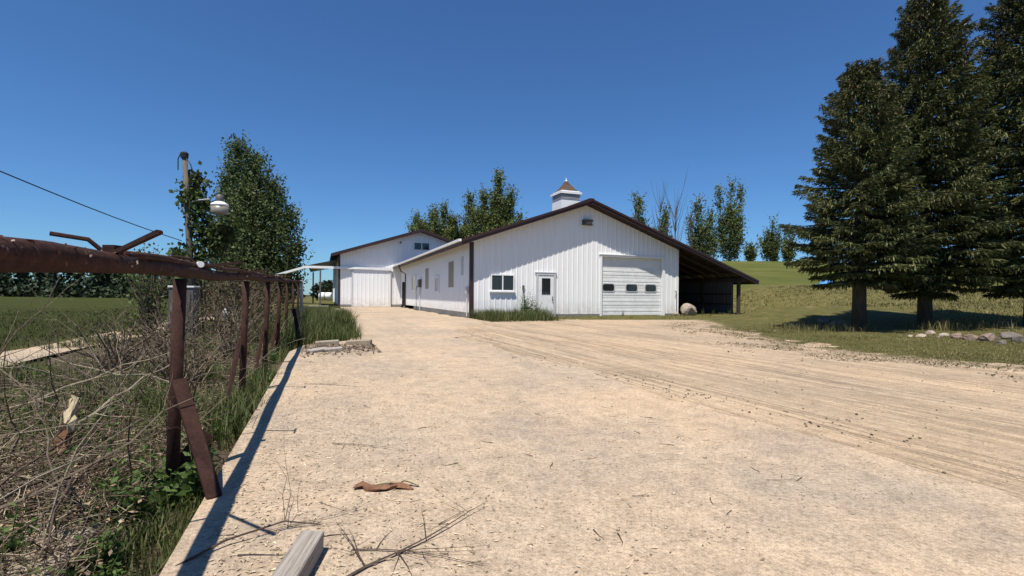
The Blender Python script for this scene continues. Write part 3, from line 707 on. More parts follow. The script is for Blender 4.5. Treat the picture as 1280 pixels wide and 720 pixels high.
# trees showing above the roofs
def plume(seed, H, wid, n, z0=1.5):
    r = random.Random(seed); out = []
    for i in range(n):
        q = (2 * (i + r.uniform(.2, .8)) / n - 1) * wid; e = abs(q) / wid
        h = H * (1 if i == n // 2 else r.uniform(.62, .97) * (1 - .30 * e ** 2)); dy = r.uniform(-.5, .5) * wid
        out.append((q * .45, dy * .4, z0 * r.uniform(.5, 1.2), q * 1.02, dy, h, r.uniform(.42, .62) * (.5 + .03 * H)))
    out.append((0, 0, z0 * .5, 0, 0, H * .66, wid * .62)); out.append((-.3 * wid, .2, z0 * .4, -.45 * wid, .2, H * .5, wid * .45)); out.append((.3 * wid, -.2, z0 * .4, .45 * wid, 0, H * .5, wid * .45))
    return out
BG = [  # px, distance, top py, half width px, leaders, seed
    (516, 66, 272, 16, 6, 'olive low tree showing over the ridge of the larger barn'),
    (548, 62, 256, 30, 10, 'yellow-green round tree between the ridge of the larger barn and the tallest tree'),
    (582, 64, 246, 28, 10, 'mid-height tree with ragged top just left of the tallest tree over the barns'),
    (624, 60, 221, 36, 11, 'tallest leafy tree showing over the barn roofs, left of the cupola'),
    (797, 58, 246, 8, 3, 'slim tree with a spiky bare tip just over the roof slope, right of the cupola'),
    (828, 60, 264, 17, 6, 'low leafy tree among bare stems over the right roof slope'),
    (878, 62, 252, 22, 8, 'bushy cottonwood over the lean-to roof beside a taller plumed tree'),
    (912, 62, 228, 17, 8, 'cottonwood with two tall separate plumes over the lean-to roof'),
    (963, 66, 276, 15, 5, 'small leafy tree alone on the crest of the grassy bank'),
    (938, 66, 307, 5, 3, 'tiny sapling on the bank crest between cottonwood and small lone tree'),
    (985, 67, 292, 8, 4, 'narrow young tree on the bank crest half hidden by the left spruce'),
]
for i, (px, Y, py, hw, n, lab) in enumerate(BG):
    x = at_px(px, Y); zt_ = P(px, py, Y).z; g = tz(x, Y); H = zt_ - g; wd = hw / 620 * Y
    sp = plume(50 + i, H * 1.0, wd, n, max(.4, H * .14))
    if px == 912:
        sp = [(.0, 0, .42 * H, .1, 0, H, .58), (.8, 0, .40 * H, 1.4, .1, H * .93, .55), (-.8, 0, .35 * H, -1.55, 0, H * .90, .58), (0, 0, .5, .2, 0, H * .64, 1.5), (.6, 0, .4, 1.2, 0, H * .46, 1.0), (-.6, 0, .4, -1.1, 0, H * .5, 1.0)]
    if px == 878:
        sp = [(-.3, 0, .6, -.7, 0, H, .72), (-.9, 0, .5, -1.6, 0, H * .72, .8), (.6, 0, .8, .9, .2, H * .85, .75), (0, 0, .5, 0, 0, H * .6, 1.5), (1.2, 0, .6, 1.7, 0, H * .6, .7)]
    if px > 840: sp = [(*q[:6], q[6] * (.72 if q[6] < 1.4 else .8)) for q in sp]
    ar = sum((s[5] - s[2]) * s[6] for s in sp)
    deciduous('leafy_tree', lab, 'tree', x, Y, sp, .05 + H * .010, M['leaf_cotton'], int(80 + ar * (75 if px < 640 else 46 if px < 840 else 32)), .24, 60 + i, 'trees behind the barns', perleaf=11, shoot=1.7, gap=.6, ground=g)
def bare_tree(px, Y, py, lab, seed, spread=.18):
    r = random.Random(seed); x = at_px(px, Y); g = tz(x, Y); H = P(px, py, Y).z - g; b = MB()
    b.tube([(0, 0, -.2), (.05, 0, H * .4), (0, .05, H * .75), (.1, 0, H)], [.11, .08, .045, .012], 6)
    for k in range(26):
        h = H * r.uniform(.3, .9); a = r.uniform(0, 6.28); l = H * spread * r.uniform(.5, 1.3)
        b.tube([(.03, .02, h), (math.cos(a) * l * .35, math.sin(a) * l * .35, h + l * .9), (math.cos(a) * l * .6, math.sin(a) * l * .6, h + l * 1.9)], [.035, .02, .008], 4)
    o = b.obj('bare_tree', M['bark']); o.location = (x, Y, g); tag(o, lab, 'tree', 'bare trees behind the barn')
bare_tree(793, 57.5, 238, 'bare grey tree nearest the cupola, over the right roof slope', 1, .08)
bare_tree(824, 59, 246, 'thin bare tree between two low leafy trees over the roof slope', 2, .14)
bare_tree(843, 58, 250, 'bare forked tree just before the cottonwoods, over the roof slope', 3, .2)
bare_tree(862, 61, 262, 'thin bare stem standing against the bushy cottonwood', 4, .1)

def spruce(x, y, H, Rm, seed, label, zbase, z_low=1.0):
    rng = np.random.default_rng(seed)
    t = thing('spruce_tree', label, 'spruce', (x, y, zbase - .1), 0, 'spruces beside the driveway')
    b = MB(); b.tube([(0, 0, -.3), (0, 0, H * .3), (.03, 0, H * .7), (0, 0, H * .985)], [.24, .18, .09, .015], 10)
    Cq = []; Ax = []; Sz = []
    zs = []; z = z_low
    while z < H * .985: zs.append(z); z += (.27 * (1 - .42 * z / H)) * rng.uniform(.7, 1.3)
    for z in zs:
        f = z / H; Rr = Rm * min(1, (1 - f) ** .56 * 1.10 + .012) * float(.40 + .60 * sm(1.2, 3.0, z))
        nb = int(8 + 6 * (1 - f)); a0 = rng.random() * 6.28
        for k in range(nb):
            a = a0 + k * 2 * math.pi / nb + rng.normal() * .18
            R = Rr * rng.uniform(.62, 1.10) * (1 if rng.random() > .08 or f < .35 else 1.15); R = max(R, .10)
            d = np.array([math.cos(a), math.sin(a), 0]); s = np.array([-d[1], d[0], 0])
            up0 = .55 * f * f * 1.3 - .10; droop = -.42 * (1 - f) + .10
            def pt(q): return d * (R * q) + np.array([0, 0, z + R * (up0 * q + droop * q * q * .8 + .20 * max(q - .65, 0) * 1.6)])
            if R > .5: b.tube([pt(0), pt(.4), pt(.75), pt(.97)], [.03 + .012 * R, .02 + .008 * R, .012, .005], 4, False)
            m = int(18 + R * 112)
            q = np.sqrt(rng.random(m)) * .93 + .07; q = np.where(rng.random(m) < .35, rng.random(m) * .6 + .4, q)
            base = np.array([pt(v) for v in q])
            sd = np.where(rng.random(m) < .5, -1., 1.); lat = sd * rng.random(m) ** .7 * (.10 + .36 * R * (1.08 - q)) * np.clip(q * 3, .2, 1)
            C = base + s * lat[:, None] + d * (np.abs(lat) * .45)[:, None]; C[:, 2] += -np.abs(lat) * .22 + rng.normal(size=m) * .024
            ax = unit(d * .75 + s * (sd * (.25 + .5 * rng.random(m)))[:, None] + np.array([0, 0, -.12]) + rng.normal(size=(m, 3)) * .22)
            # hanging twiglets
            hang = rng.random(m) < .16; ax[hang] = unit(ax[hang] * .5 + np.array([0, 0, -.8])); C[hang, 2] -= .08
            Cq.append(C); Ax.append(ax); Sz.append(rng.uniform(.10, .25, m) * (1 - .2 * f))
    C = np.concatenate(Cq); A = np.concatenate(Ax); Z = np.concatenate(Sz)
    # two crossed blades per twiglet
    def spray(roll):
        s0 = unit(np.cross(A, np.array([0, 0, 1.]) + rng.normal(size=A.shape) * .25)); s1 = np.cross(A, s0); w = s0 * math.cos(roll) + s1 * math.sin(roll)
        t_ = A * Z[:, None]; w = w * (Z * .175)[:, None]
        return np.stack([C - t_ * .5, C + w * .55 - t_ * .05, C + t_ * .5, C - w * .55 - t_ * .05], 1)
    Q = np.concatenate([spray(.25), spray(1.75)])
    b.obj('trunk', M['bark_spruce'], t, smooth=True)
    link('crown', quads('crown', Q, M['spruce']), t)
    # brown cones hanging in the top quarter
    top = C[(C[:, 2] > H * .72)]; k = min(len(top), 1500); c = top[rng.choice(len(top), k, False)] + rng.normal(size=(k, 3)) * .04
    kind(link('cones', quads('cones', leaf_quads(c, rng.uniform(.08, .16, k), .4, 0, rng, unit(np.array([0, 0, -1.]) + rng.normal(size=(k, 3)) * .3)), M['cones']), t), 'stuff')
    return t
def spr(px, Y, pytop, Rm, seed, lab, zl):
    x = at_px(px, Y); g = tz(x, Y); H = P(px, pytop, Y).z - g; spruce(x, Y, H, Rm, seed, lab, g, zl)
spr(1074, 17.2, 74, 2.45, 5, 'shortest dark spruce, nearest the barn, its whole top showing', 1.85)
spr(1156, 17.9, -14, 2.75, 6, 'tall middle spruce between two other spruces', 1.4)
spr(1290, 17.6, -70, 2.95, 8, 'spruce farthest from the barn, cut off by the picture edge', 1.45)

# far wood beyond the field
def far_wood():
    rng = np.random.default_rng(9); Cs = []
    for x in np.arange(-150, -52, .8):
        y = 112 + rng.normal() * 5 + (x + 100) * .05; h = rng.uniform(5.2, 7.2); n = 170
        f = rng.random(n); r = 1.7 * (1 - f) ** .6 + .2; a = rng.random(n) * 6.28; q = np.sqrt(rng.random(n))
        Cs.append(np.stack([x + np.cos(a) * r * q, y + np.sin(a) * r * q, f * h + .1], 1))
    for x in np.arange(-150, -50, 2.2):
        y = 104 + rng.normal() * 2; n = 60; Cs.append(np.stack([x + rng.normal(size=n) * 1., y + rng.normal(size=n) * .8, rng.random(n) * rng.uniform(1.2, 2.6)], 1))
    C = np.concatenate(Cs); me = quads('woodland', leaf_quads(C, rng.uniform(.5, 1.1, len(C)), .8, .2, rng), M['far_leaf'])
    kind(link('woodland', me), 'stuff')['label'] = 'dark row of evergreens along the far edge of the field'
far_wood()
for i, (px, Y, py, r, lab) in enumerate([(409, 92, 353, 2.6, 'small round dark tree far off past the larger barn'), (432, 84, 349, 2.8, 'far dark tree partly hidden by the larger barn'), (230, 100, 346, 3.4, 'far tree past the field behind the leaning light pole')]):
    x = at_px(px, Y); H = P(px, py, Y).z
    deciduous('distant_tree', lab, 'tree', x, Y, [(0, 0, .3, 0, 0, H, r), (-r * .5, 0, .3, -r * .6, 0, H * .8, r * .7), (r * .5, 0, .3, r * .6, 0, H * .85, r * .7)], .2, M['far_leaf'], 500, .5, 90 + i, 'far round trees', perleaf=6, ground=0)
# white wrapped bales far off
bm_ = None
for i, (px, lab) in enumerate([(404, 'white wrapped bale far off beyond the door track post, nearer to the post'), (410, 'white wrapped bale far off, nearer to the barn corner')]):
    x = at_px(px, 74)
    b = MB(); b.tube([(-.55, 0, .55), (-.5, 0, .55), (.5, 0, .55), (.55, 0, .55)], [.45, .55, .55, .45], 14)
    o = b.obj('hay_bale', M['white'], smooth=True); o.location = (x, 74, .35); tag(o, lab, 'hay bale', 'white wrapped bales')

# ------------------------------------------------------------------ yard light pole, vine, cable
pb = Vector((-8.53, 13.35, -.1)); pt_ = P(230.5, 193, 13.35)
def light_pole():
    t = thing('light_pole', 'leaning grey wooden pole carrying a yard light, half covered in vine', 'light pole', pb)
    d = pt_ - pb
    b = MB(); b.tube([Vector((0, 0, -.3)), d * .5, d], [.095, .08, .062], 10); b.obj('pole', M['polewood'], t, smooth=True)
    arm0 = P(237, 253, 13.35) - pb; arm1 = P(262, 249, 13.1) - pb
    b = MB(); b.tube([arm0, (arm0 + arm1) / 2 + Vector((0, 0, .02)), arm1], .022, 8); b.obj('lamp_arm', M['galv'], t)
    c = P(274.5, 256, 13.05) - pb
    b = MB(); b.lathe(c, [(.08, .07), (.10, .12), (.09, .24), (.05, .27)], 14); l = b.obj('lamp_head', M['cab_grey'], t, smooth=True)
    b = MB(); b.lathe(c, [(.215, -.04), (.205, .02), (.10, .08)], 18); b.obj('reflector', M['white'], l, smooth=True)
    b = MB(); b.lathe(c, [(.185, -.25), (.205, -.21), (.21, -.042)], 18); b.obj('lens', M['lampglass'], l, smooth=True)
    b = MB(); b.tube([d + Vector((.0, 0, -.03)), d + Vector((-.10, 0, .03)), d + Vector((-.17, 0, -.12)), d + Vector((-.17, 0, -.42))], .014, 6)
    b.tube([d + Vector((0, 0, -.05)), d + Vector((.16, 0, -.25)), d + Vector((.3, 0, -.7))], .012, 6); b.obj('wire_loop', M['wire'], t)
    b = MB(); b.lathe(d, [(.09, -.10), (.10, .03), (.05, .07)], 10); b.obj('pole_cap', M['wire'], t)
light_pole()
def vine():
    rng = np.random.default_rng(31); Cs = []; n = 0
    for (px, py, rr, k) in [(243, 222, .16, 120), (240, 240, .26, 240), (250, 262, .30, 260), (256, 285, .26, 220), (262, 305, .28, 220), (245, 318, .36, 260), (225, 322, .25, 160), (276, 300, .25, 160), (286, 285, .22, 120), (240, 345, .3, 160), (247, 248, .25, 180)]:
        c = np.array(P(px, py, 13.5)); Cs.append(c + rng.normal(size=(k, 3)) * np.array([rr, rr, rr * 1.2]) * .60)
    C = np.concatenate(Cs); t = thing('climbing_vine', 'green climbing vine growing up the leaning light pole', 'vine', pb + Vector((.2, .2, 0)))
    o = link('foliage', quads('foliage', leaf_quads(C - np.array(t.location), rng.uniform(.09, .17, len(C)), .8, 0, rng), M['leaf_vine']), t)
    b = MB()
    for k in range(5):
        pts = [Vector((RP.uniform(-.2, .2), RP.uniform(-.1, .2), 0))]
        for (px, py) in [(248, 345), (246, 300), (245, 262), (242, 225)]: pts.append(P(px + RP.uniform(-8, 8), py, 13.5) - t.location)
        b.tube(pts, [.02, .018, .014, .01, .005], 5)
    b.obj('stems', M['twigdark'], t)
vine()
a = P(227, 301, 13.35); q = P(0, 214, 8.0)
b = MB(); dirn = (q - a); pts = []
for k in range(25):
    s = k / 24 * 4.0; p = a + dirn * s; p.z += -.05 * math.sin(min(s, 1) * math.pi); pts.append(p)
b.tube(pts, .011, 6); tag(b.obj('power_cable', M['wire']), 'black overhead cable running off from the light pole', 'cable')
# metal cabinet and white hydrant
t = thing('metal_cabinet', 'grey steel utility cabinet with pale lid behind the rusty fence', 'cabinet', W(-10.2, -9.7, -.1), TH)
MB().box(-.30, .22, -.3, .3, 0, 1.38).obj('body', M['cab_grey'], t, bevel=.01)
MB().box(-.32, .24, -.32, .32, 1.38, 1.43).obj('lid', M['frost2'], t, bevel=.01)
MB().box(-.24, .16, -.312, -.301, .2, 1.28).obj('door', M['cab_grey'], t)
t = thing('yard_hydrant', 'small white water hydrant beside the grey cabinet', 'hydrant', W(-9.5, -8.6, -.1))
b = MB(); b.tube([(0, 0, 0), (0, 0, .62)], .05, 8); b.obj('standpipe', M['white'], t)
b = MB(); b.lathe((0, 0, .6), [(.06, 0), (.10, .05), (.10, .2), (.05, .24)], 10); b.obj('head', M['white'], t)
b = MB(); b.tube([(0, 0, .74), (.16, -.03, .72), (.2, -.04, .62)], .03, 6); b.obj('spout', M['white'], t)

# ------------------------------------------------------------------ stones
def rock_mesh(seed, mat, fl=.80):
    import bmesh
    rng = random.Random(seed); bm = bmesh.new(); bmesh.ops.create_icosphere(bm, subdivisions=3, radius=.5)
    from mathutils import noise as mn
    cuts = [(Vector((rng.gauss(0, 1), rng.gauss(0, 1), rng.gauss(0, 1))).normalized(), rng.uniform(.28, .42)) for _ in range(9)]
    for v in bm.verts:
        for n, dd in cuts:
            k = v.co.dot(n) - dd
            if k > 0: v.co -= n * k * .9
        v.co += v.co.normalized() * (mn.noise(v.co * 4 + Vector((seed, 0, 0))) * .05 + mn.noise(v.co * 11 + Vector((0, seed, 0))) * .018); v.co.z *= fl
    me = bpy.data.meshes.new('stone'); bm.to_mesh(me); bm.free(); me.materials.append(mat)
    return me
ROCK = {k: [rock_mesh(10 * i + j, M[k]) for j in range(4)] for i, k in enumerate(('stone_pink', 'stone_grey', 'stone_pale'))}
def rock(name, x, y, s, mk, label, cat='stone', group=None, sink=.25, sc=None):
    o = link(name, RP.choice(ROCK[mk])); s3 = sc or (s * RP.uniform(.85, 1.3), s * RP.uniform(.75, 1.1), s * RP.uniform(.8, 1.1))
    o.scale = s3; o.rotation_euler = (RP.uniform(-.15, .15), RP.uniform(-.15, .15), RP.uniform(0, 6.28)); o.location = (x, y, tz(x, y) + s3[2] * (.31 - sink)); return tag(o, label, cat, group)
rock('boulder', *W(13.25, -.55).xy, .95, 'stone_pale', 'large pale boulder at the barn corner beside the lean-to', 'boulder', sc=(1.35, 1.0, 1.25), sink=.08)
rock('stone', *W(12.3, -.5).xy, .4, 'stone_pale', 'flat pale stone beside the big boulder at the barn corner', sink=.1)
rock('stone', *W(1.75, -.55).xy, .5, 'stone_pink', 'brown stone in the grass under the front window', sink=.05)
def ring(px, py, s, mk, lab, Y=None):
    a, bb = ray(px, py); 
    # walk out along the sight line to the ground
    y = 8.
    while y < 40 and EYE + bb * y > tz(a * y, y): y += .05
    rock('stone', a * y, y, s, mk, lab, group='field stones edging the spruce bed')
for px, py, s, mk, lab in [
    (1150, 421, .24, 'stone_pale', 'small whitish stone at the end of the row under the middle spruce'),
    (1163, 418, .30, 'stone_pale', 'white upright stone in the row under the middle spruce'),
    (1180, 420, .28, 'stone_pale', 'pale flat stone between white upright stone and pink slabs'),
    (1196, 423, .40, 'stone_pink', 'low pink slab in the stone row, near its middle'),
    (1214, 425, .42, 'stone_pink', 'pinkish slab next to the tallest stone of the row'),
    (1236, 426, .52, 'stone_pink', 'tallest pinkish peaked stone of the row'),
    (1262, 424, .50, 'stone_grey', 'dark grey boulder at the far end of the stone row'),
    (1276, 428, .44, 'stone_grey', 'grey stone against the picture edge, end of the row'),
    (1252, 430, .24, 'stone_grey', 'small grey stone in front of the dark grey boulder'),
    (1172, 423, .16, 'stone_pink', 'tiny pink stone in front of the white upright stone'),
    (1138, 421, .14, 'stone_pale', 'tiny pale stone leading the stone row on the barn side'),
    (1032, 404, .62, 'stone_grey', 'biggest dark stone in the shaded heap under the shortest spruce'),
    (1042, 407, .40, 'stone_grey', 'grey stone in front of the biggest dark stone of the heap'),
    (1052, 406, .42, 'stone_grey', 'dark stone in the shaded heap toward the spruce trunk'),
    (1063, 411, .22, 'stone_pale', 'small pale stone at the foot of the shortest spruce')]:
    ring(px, py, s, mk, lab)
# rubble by the far end of the fence
for k in range(34):
    u, v = RP.uniform(-8.6, -6.1), RP.uniform(2.5, 9.5)
    o = rock('rubble_piece', *W(u, v).xy, RP.uniform(.25, .7), 'stone_pale', 'pale chunk of broken concrete in the heap beyond the long grass', 'rubble', 'rubble heap beyond the long grass', .05)
b = MB(); b.box(-.75, .75, -.5, .5, .22, .30)
for x_ in (-.65, .65): b.box(x_ - .05, x_ + .05, -.48, .48, 0, .219)
o = b.obj('pallet', M['wood']); o.location = W(-7.3, 17, -.02); o.rotation_euler.z = TH; tag(o, 'low grey wooden pallet at the foot of the door track post', 'pallet')
# broken kerb pieces
for (px, py, lx, lab, mk, rz_) in [(409, 432, .50, 'pale broken concrete block lying in front of the long grass', 'concrete', .35), (398, 440, .42, 'brown weathered board end in the debris before the long grass', 'wood', 1.0), (449, 431, .55, 'flat concrete strip at the driveway side of the long grass', 'concrete', .05), (415, 439, .40, 'grey wood block between long grass and driveway debris', 'wood', .5)]:
    a_, bb = ray(px, py); y = -EYE / bb; b = MB(); b.box(-lx / 2, lx / 2, -.10, .10, -.02, .10 if mk == 'concrete' else .06)
    o = b.obj('concrete_block' if mk == 'concrete' else 'wood_block', M[mk], bevel=.012); o.location = (a_ * y, y, .01); o.rotation_euler = (.04, -.05, rz_); tag(o, lab, 'block')
# ------------------------------------------------------------------ foreground timber, sticks
b = MB(); b.box(-.05, .05, -.36, .36, 0, .095); o = b.obj('timber_block', M['oldwood'], bevel=.006); o.location = (-.845, 1.85, .006); o.rotation_euler = (0, .04, .10); tag(o, 'grey weathered square timber lying at the front of the concrete', 'timber')
p = W(-8.35, -23.3)
b = MB(); b.box(-.32, .27, -2.4, 2.30, -.3, -.045); o = b.obj('concrete_bunk', M['concrete'], bevel=.02); o.location = (p.x, p.y, 0); o.rotation_euler.z = TH; tag(o, 'old concrete kerb slab under brush in the near corner', 'concrete slab')
# old trunk stub standing in the brush
def jag(b, a): b.v = [tuple(c + RP.gauss(0, a) for c in p) for p in b.v]
t = thing('broken_log', 'broken peeled log end with pale and orange wood in the brush heap', 'log', P(72, 560, 3.5) + Vector((0, 0, -.12)))
b = MB(); b.tube([(-.03, 0, -.05), (-.03, .01, .05), (.01, .02, .10), (.0, .05, .17), (.04, .06, .25)], [.03, .045, .034, .04, .02], 9); jag(b, .014); b.obj('split_wood', M['redbark'], t)
b = MB(); b.tube([(.03, .06, .22), (.03, .08, .28), (.0, .1, .34), (.0, .13, .39), (-.03, .14, .45)], [.022, .038, .028, .036, .012], 9); jag(b, .014); b.obj('peeled_wood', M['peeled'], t)
def branch_mesh(seed, length, r0, nside, mat, curve=.18, flat=.5, name='dead_branch', sub=1):
    r = random.Random(seed); b = MB()
    def grow(p, d, ln, rr, lev):
        pts = [p.copy()]; rs = [rr]; n = 6 if lev == 0 else 4
        for i in range(n):
            d = (d + Vector((r.gauss(0, curve), r.gauss(0, curve), r.gauss(0, curve * flat)))).normalized(); p = p + d * ln / n; pts.append(p.copy()); rs.append(rr * (1 - (i + 1) / n * .8))
        b.tube(pts, rs, 5 if lev == 0 else 4)
        if lev < sub + 1:
            k = nside if lev == 0 else max(1, nside // 3)
            for q in range(k):
                i = r.randint(1, n - 1); dd = (pts[i + 1] - pts[i]).normalized(); sd = Vector((r.gauss(0, 1), r.gauss(0, 1), r.gauss(0, .6) * flat * 2)).normalized()
                grow(pts[i].copy(), (dd * .7 + sd * .75).normalized(), ln * r.uniform(.22, .5), rs[i] * .6, lev + 1)
    grow(Vector((0, 0, 0)), Vector((1, 0, 0)), length, r0, 0)
    return b.mesh(name, M[mat])
BR = [branch_mesh(i, 1.3, .011, 5, m_, .26, .6) for i, m_ in enumerate(['twig', 'twig', 'twigdark', 'twigdark', 'twig', 'twigdark', 'twigpale', 'twig'])]
BN = ['grey', 'grey', 'dark brown', 'dark brown', 'grey', 'dark brown', 'bleached', 'grey']
for k in range(150):
    u = RP.uniform(-10.6, -8.05); v = RP.uniform(-23.2, -12)
    if k % 3 == 0: u, v = RP.uniform(-9.8, -8.1), RP.uniform(-23, -18)
    p = W(u, v); i = RP.randrange(8); o = link('dead_branch', BR[i]); tilt = -abs(RP.gauss(.15, .25)) if k % 4 else -RP.uniform(.5, 1.2)
    o.location = (p.x, p.y, tz(p.x, p.y) + RP.uniform(.02, .16)); o.rotation_euler = (RP.uniform(-1, 1), tilt, RP.uniform(0, 6.28)); s = RP.uniform(.5, 1.15); o.scale = (s, s, s * .9)
    tag(o, BN[i] + ' dead branch tangled in the brush behind the rusty fence', 'branch', BN[i] + ' dead branches behind the fence')
# tall leaning dry stems crossing behind the rail
ST_ = [branch_mesh(40 + i, 1.5, .008, 4, m_, .17, 1., 'dry_weed', 0) for i, m_ in enumerate(['twigpale', 'twig', 'twig', 'twigdark'])]
SN = ['pale tan', 'grey', 'grey', 'dark brown']
for k in range(84):
    u = RP.uniform(-10.3, -8.0); v = RP.uniform(-22, -12); p = W(u, v); i = RP.randrange(4); o = link('dry_weed', ST_[i])
    o.location = (p.x, p.y, tz(p.x, p.y)); o.rotation_euler = (RP.uniform(-3, 3), -RP.uniform(.45, 1.35), RP.uniform(0, 6.28)); o.scale = (RP.uniform(.5, .95),) * 3
    tag(o, SN[i] + ' dry stem sticking up out of the brush behind the fence', 'stem', SN[i] + ' dry stems behind the fence')
# branches on the concrete near the camera
def lay(me, name, px, py, rz_, s, lab, cat, z=.012, group=None, pitch=0.):
    a_, bb = ray(px, py); y = -EYE / bb; o = link(name, me); o.location = (a_ * y, y, z); o.rotation_euler = (0, pitch, rz_); o.scale = (s, s, s * .35); return tag(o, lab, cat, group)
lay(branch_mesh(101, .95, .009, 7, 'twigdark', .12, .15, 'dead_branch'), 'dead_branch', 416, 735, 1.02, 1., 'dead branch with many fine twigs next to the grey timber', 'branch')
lay(branch_mesh(102, .8, .007, 8, 'twigdark', .12, .15, 'dead_branch'), 'dead_branch', 440, 690, -.1, .8, 'twiggy dead branch reaching right along the bottom of the picture', 'branch')
lay(branch_mesh(103, .5, .011, 2, 'peeled', .10, .1, 'dead_branch', 0), 'stick', 398, 629, -.55, .42, 'short cream peeled stick in front of the torn bark', 'stick', .02)
lay(branch_mesh(104, .6, .014, 1, 'peeled', .10, .1, 'dead_branch', 0), 'stick', 295, 696, .12, .62, 'long pale bare stick lying across the fence shadow', 'stick', .02)
lay(branch_mesh(105, .9, .006, 6, 'twig', .14, .15, 'dead_branch'), 'dead_branch', 330, 668, .75, .7, 'grey twiggy branch between fence shadow and timber', 'branch')
lay(branch_mesh(106, .8, .007, 5, 'twigdark', .12, .15, 'dead_branch'), 'dead_branch', 415, 556, .10, .8, 'dark thin branch lying flat mid-way along the concrete', 'branch')
lay(branch_mesh(107, .8, .006, 4, 'twigdark', .14, .15, 'dead_branch'), 'dead_branch', 958, 602, -.12, .42, 'thin dark branch alone on the open gravel', 'branch')
lay(branch_mesh(108, .5, .007, 5, 'twigdark', .16, .15, 'dead_branch'), 'dead_branch', 548, 658, .75, .5, 'small forked dark twig right of the torn bark', 'branch')
lay(branch_mesh(109, .8, .005, 3, 'twigdark', .10, .1, 'dead_branch'), 'dead_branch', 380, 481, -.05, 1.3, 'long thin dark branch lying across the concrete farther back', 'branch')
lay(branch_mesh(110, .6, .012, 4, 'twigdark', .10, .1, 'dead_branch'), 'dead_branch', 790, 622, .15, .28, 'dark curled twig pair on gravel', 'branch')
# torn strip of bark
b = MB(); a_, bb = ray(480, 612); y = -EYE / bb
pts = [Vector((-.17 + .34 * k / 8, .02 * math.sin(k * 1.4), .022 + .012 * math.sin(k * 2.2))) for k in range(9)]
b.tube(pts, [.006, .018, .024, .026, .022, .026, .02, .014, .004], 7); t = thing('torn_bark', 'torn strip of red-brown bark with a pale edge on the concrete', 'bark', (a_ * y, y, .0), .12)
jag(b, .006); b.v = [(p[0], p[1] * 1.35, max(.004, p[2] * .75)) for p in b.v]; b.obj('bark', M['redbark'], t)
b = MB(); b.tube([p + Vector((.03, .028, .008)) for p in pts[2:]], .009, 6); b.obj('pale_edge', M['peeled'], t)
# small twigs scattered over the yard
TW = [branch_mesh(200 + i, .20, .0065, 1, 'twigblack', .2, .1, 'twig', 0) for i in range(5)]
for k in range(120):
    if k < 70: u, v = RP.uniform(-7.5, -4.0), -22.3 + 13 * RP.random() ** 1.7
    else: u, v = RP.uniform(-6, 2.5), -21.5 + 16 * RP.random() ** 1.3
    p = W(u, v); o = link('twig', TW[k % 5]); o.location = (p.x, p.y, .008); o.rotation_euler = (0, 0, RP.uniform(0, 6.28)); s = RP.uniform(.25, .7); o.scale = (s, s, s * .5)
    tag(o, 'short dark twig lying loose on the sandy yard', 'twig', 'loose twigs on the yard')
M['twiglit3'] = leafmat('dead_leaf_litter', [(.09, .062, .04), (.20, .15, .10), (.36, .28, .18), (.30, .17, .09)], .05, 2)
M['edge_bits'] = leafmat('grass_and_leaf_bits', [(.06, .055, .022), (.10, .085, .035), (.16, .12, .06), (.08, .085, .03)], .1, 2)
M['twiglit2'] = leafmat('brown_litter', [(.06, .042, .03), (.13, .095, .065), (.24, .18, .125)], .05, 2)
# bark and leaf litter near the fence, pebbles on the gravel
def scatter(n, fu, fv, rng):
    u = fu(rng, n); v = fv(rng, n); x = CX + u * CT - v * ST; y = CY + u * ST + v * CT; return x, y
rng = np.random.default_rng(77)
x, y = scatter(5200, lambda r, n: -7.5 + np.abs(r.normal(size=n)) * .72, lambda r, n: -22.6 + 11 * r.random(n) ** 1.8, rng)
C = np.stack([x, y, np.full_like(x, .010)], 1); A = unit(rng.normal(size=C.shape) * np.array([1, 1, .12]))
kind(link('wood_chips', quads('wood_chips', leaf_quads(C, rng.uniform(.008, .036, len(C)), .34, 0, rng, A, True), M['chaff'])), 'stuff')['label'] = 'bark chips and dry leaf litter on the concrete beside the fence'
def pebbles(n, seed):
    r = np.random.default_rng(seed); u = r.uniform(-7.3, 5.5, n); v = -22.4 + 17 * r.random(n) ** 1.3
    x = CX + u * CT - v * ST; y = CY + u * ST + v * CT; s = r.uniform(.003, .008, n) * (1 + (r.random(n) < .04) * 1.2)
    T = np.array([[1, 0, 0], [0, 1, 0], [-1, 0, 0], [0, -1, 0], [0, 0, .8], [0, 0, -.5]], float)
    V = T[None] * (s[:, None, None] * r.uniform(.6, 1.3, (n, 6, 1))); V += np.stack([x, y, np.full(n, .007)], 1)[:, None]
    F = np.array([[0, 1, 4], [1, 2, 4], [2, 3, 4], [3, 0, 4], [1, 0, 5], [2, 1, 5], [3, 2, 5], [0, 3, 5]])
    L_ = (np.arange(n) * 6)[:, None, None] + F[None]; return fast('pebbles', V, L_, np.full(n * 8, 3), M['pebble'])
pm = NT('loose_pebbles', .9, .2); pm.color(pm.ramp(pm.island(), [(0, (.22, .175, .13)), (.3, (.36, .28, .20)), (.85, (.45, .345, .245)), (1., (.60, .52, .43))])); M['pebble'] = pm.m
kind(link('pebbles', pebbles(9000, 5)), 'stuff')['label'] = 'small loose pebbles over the yard'

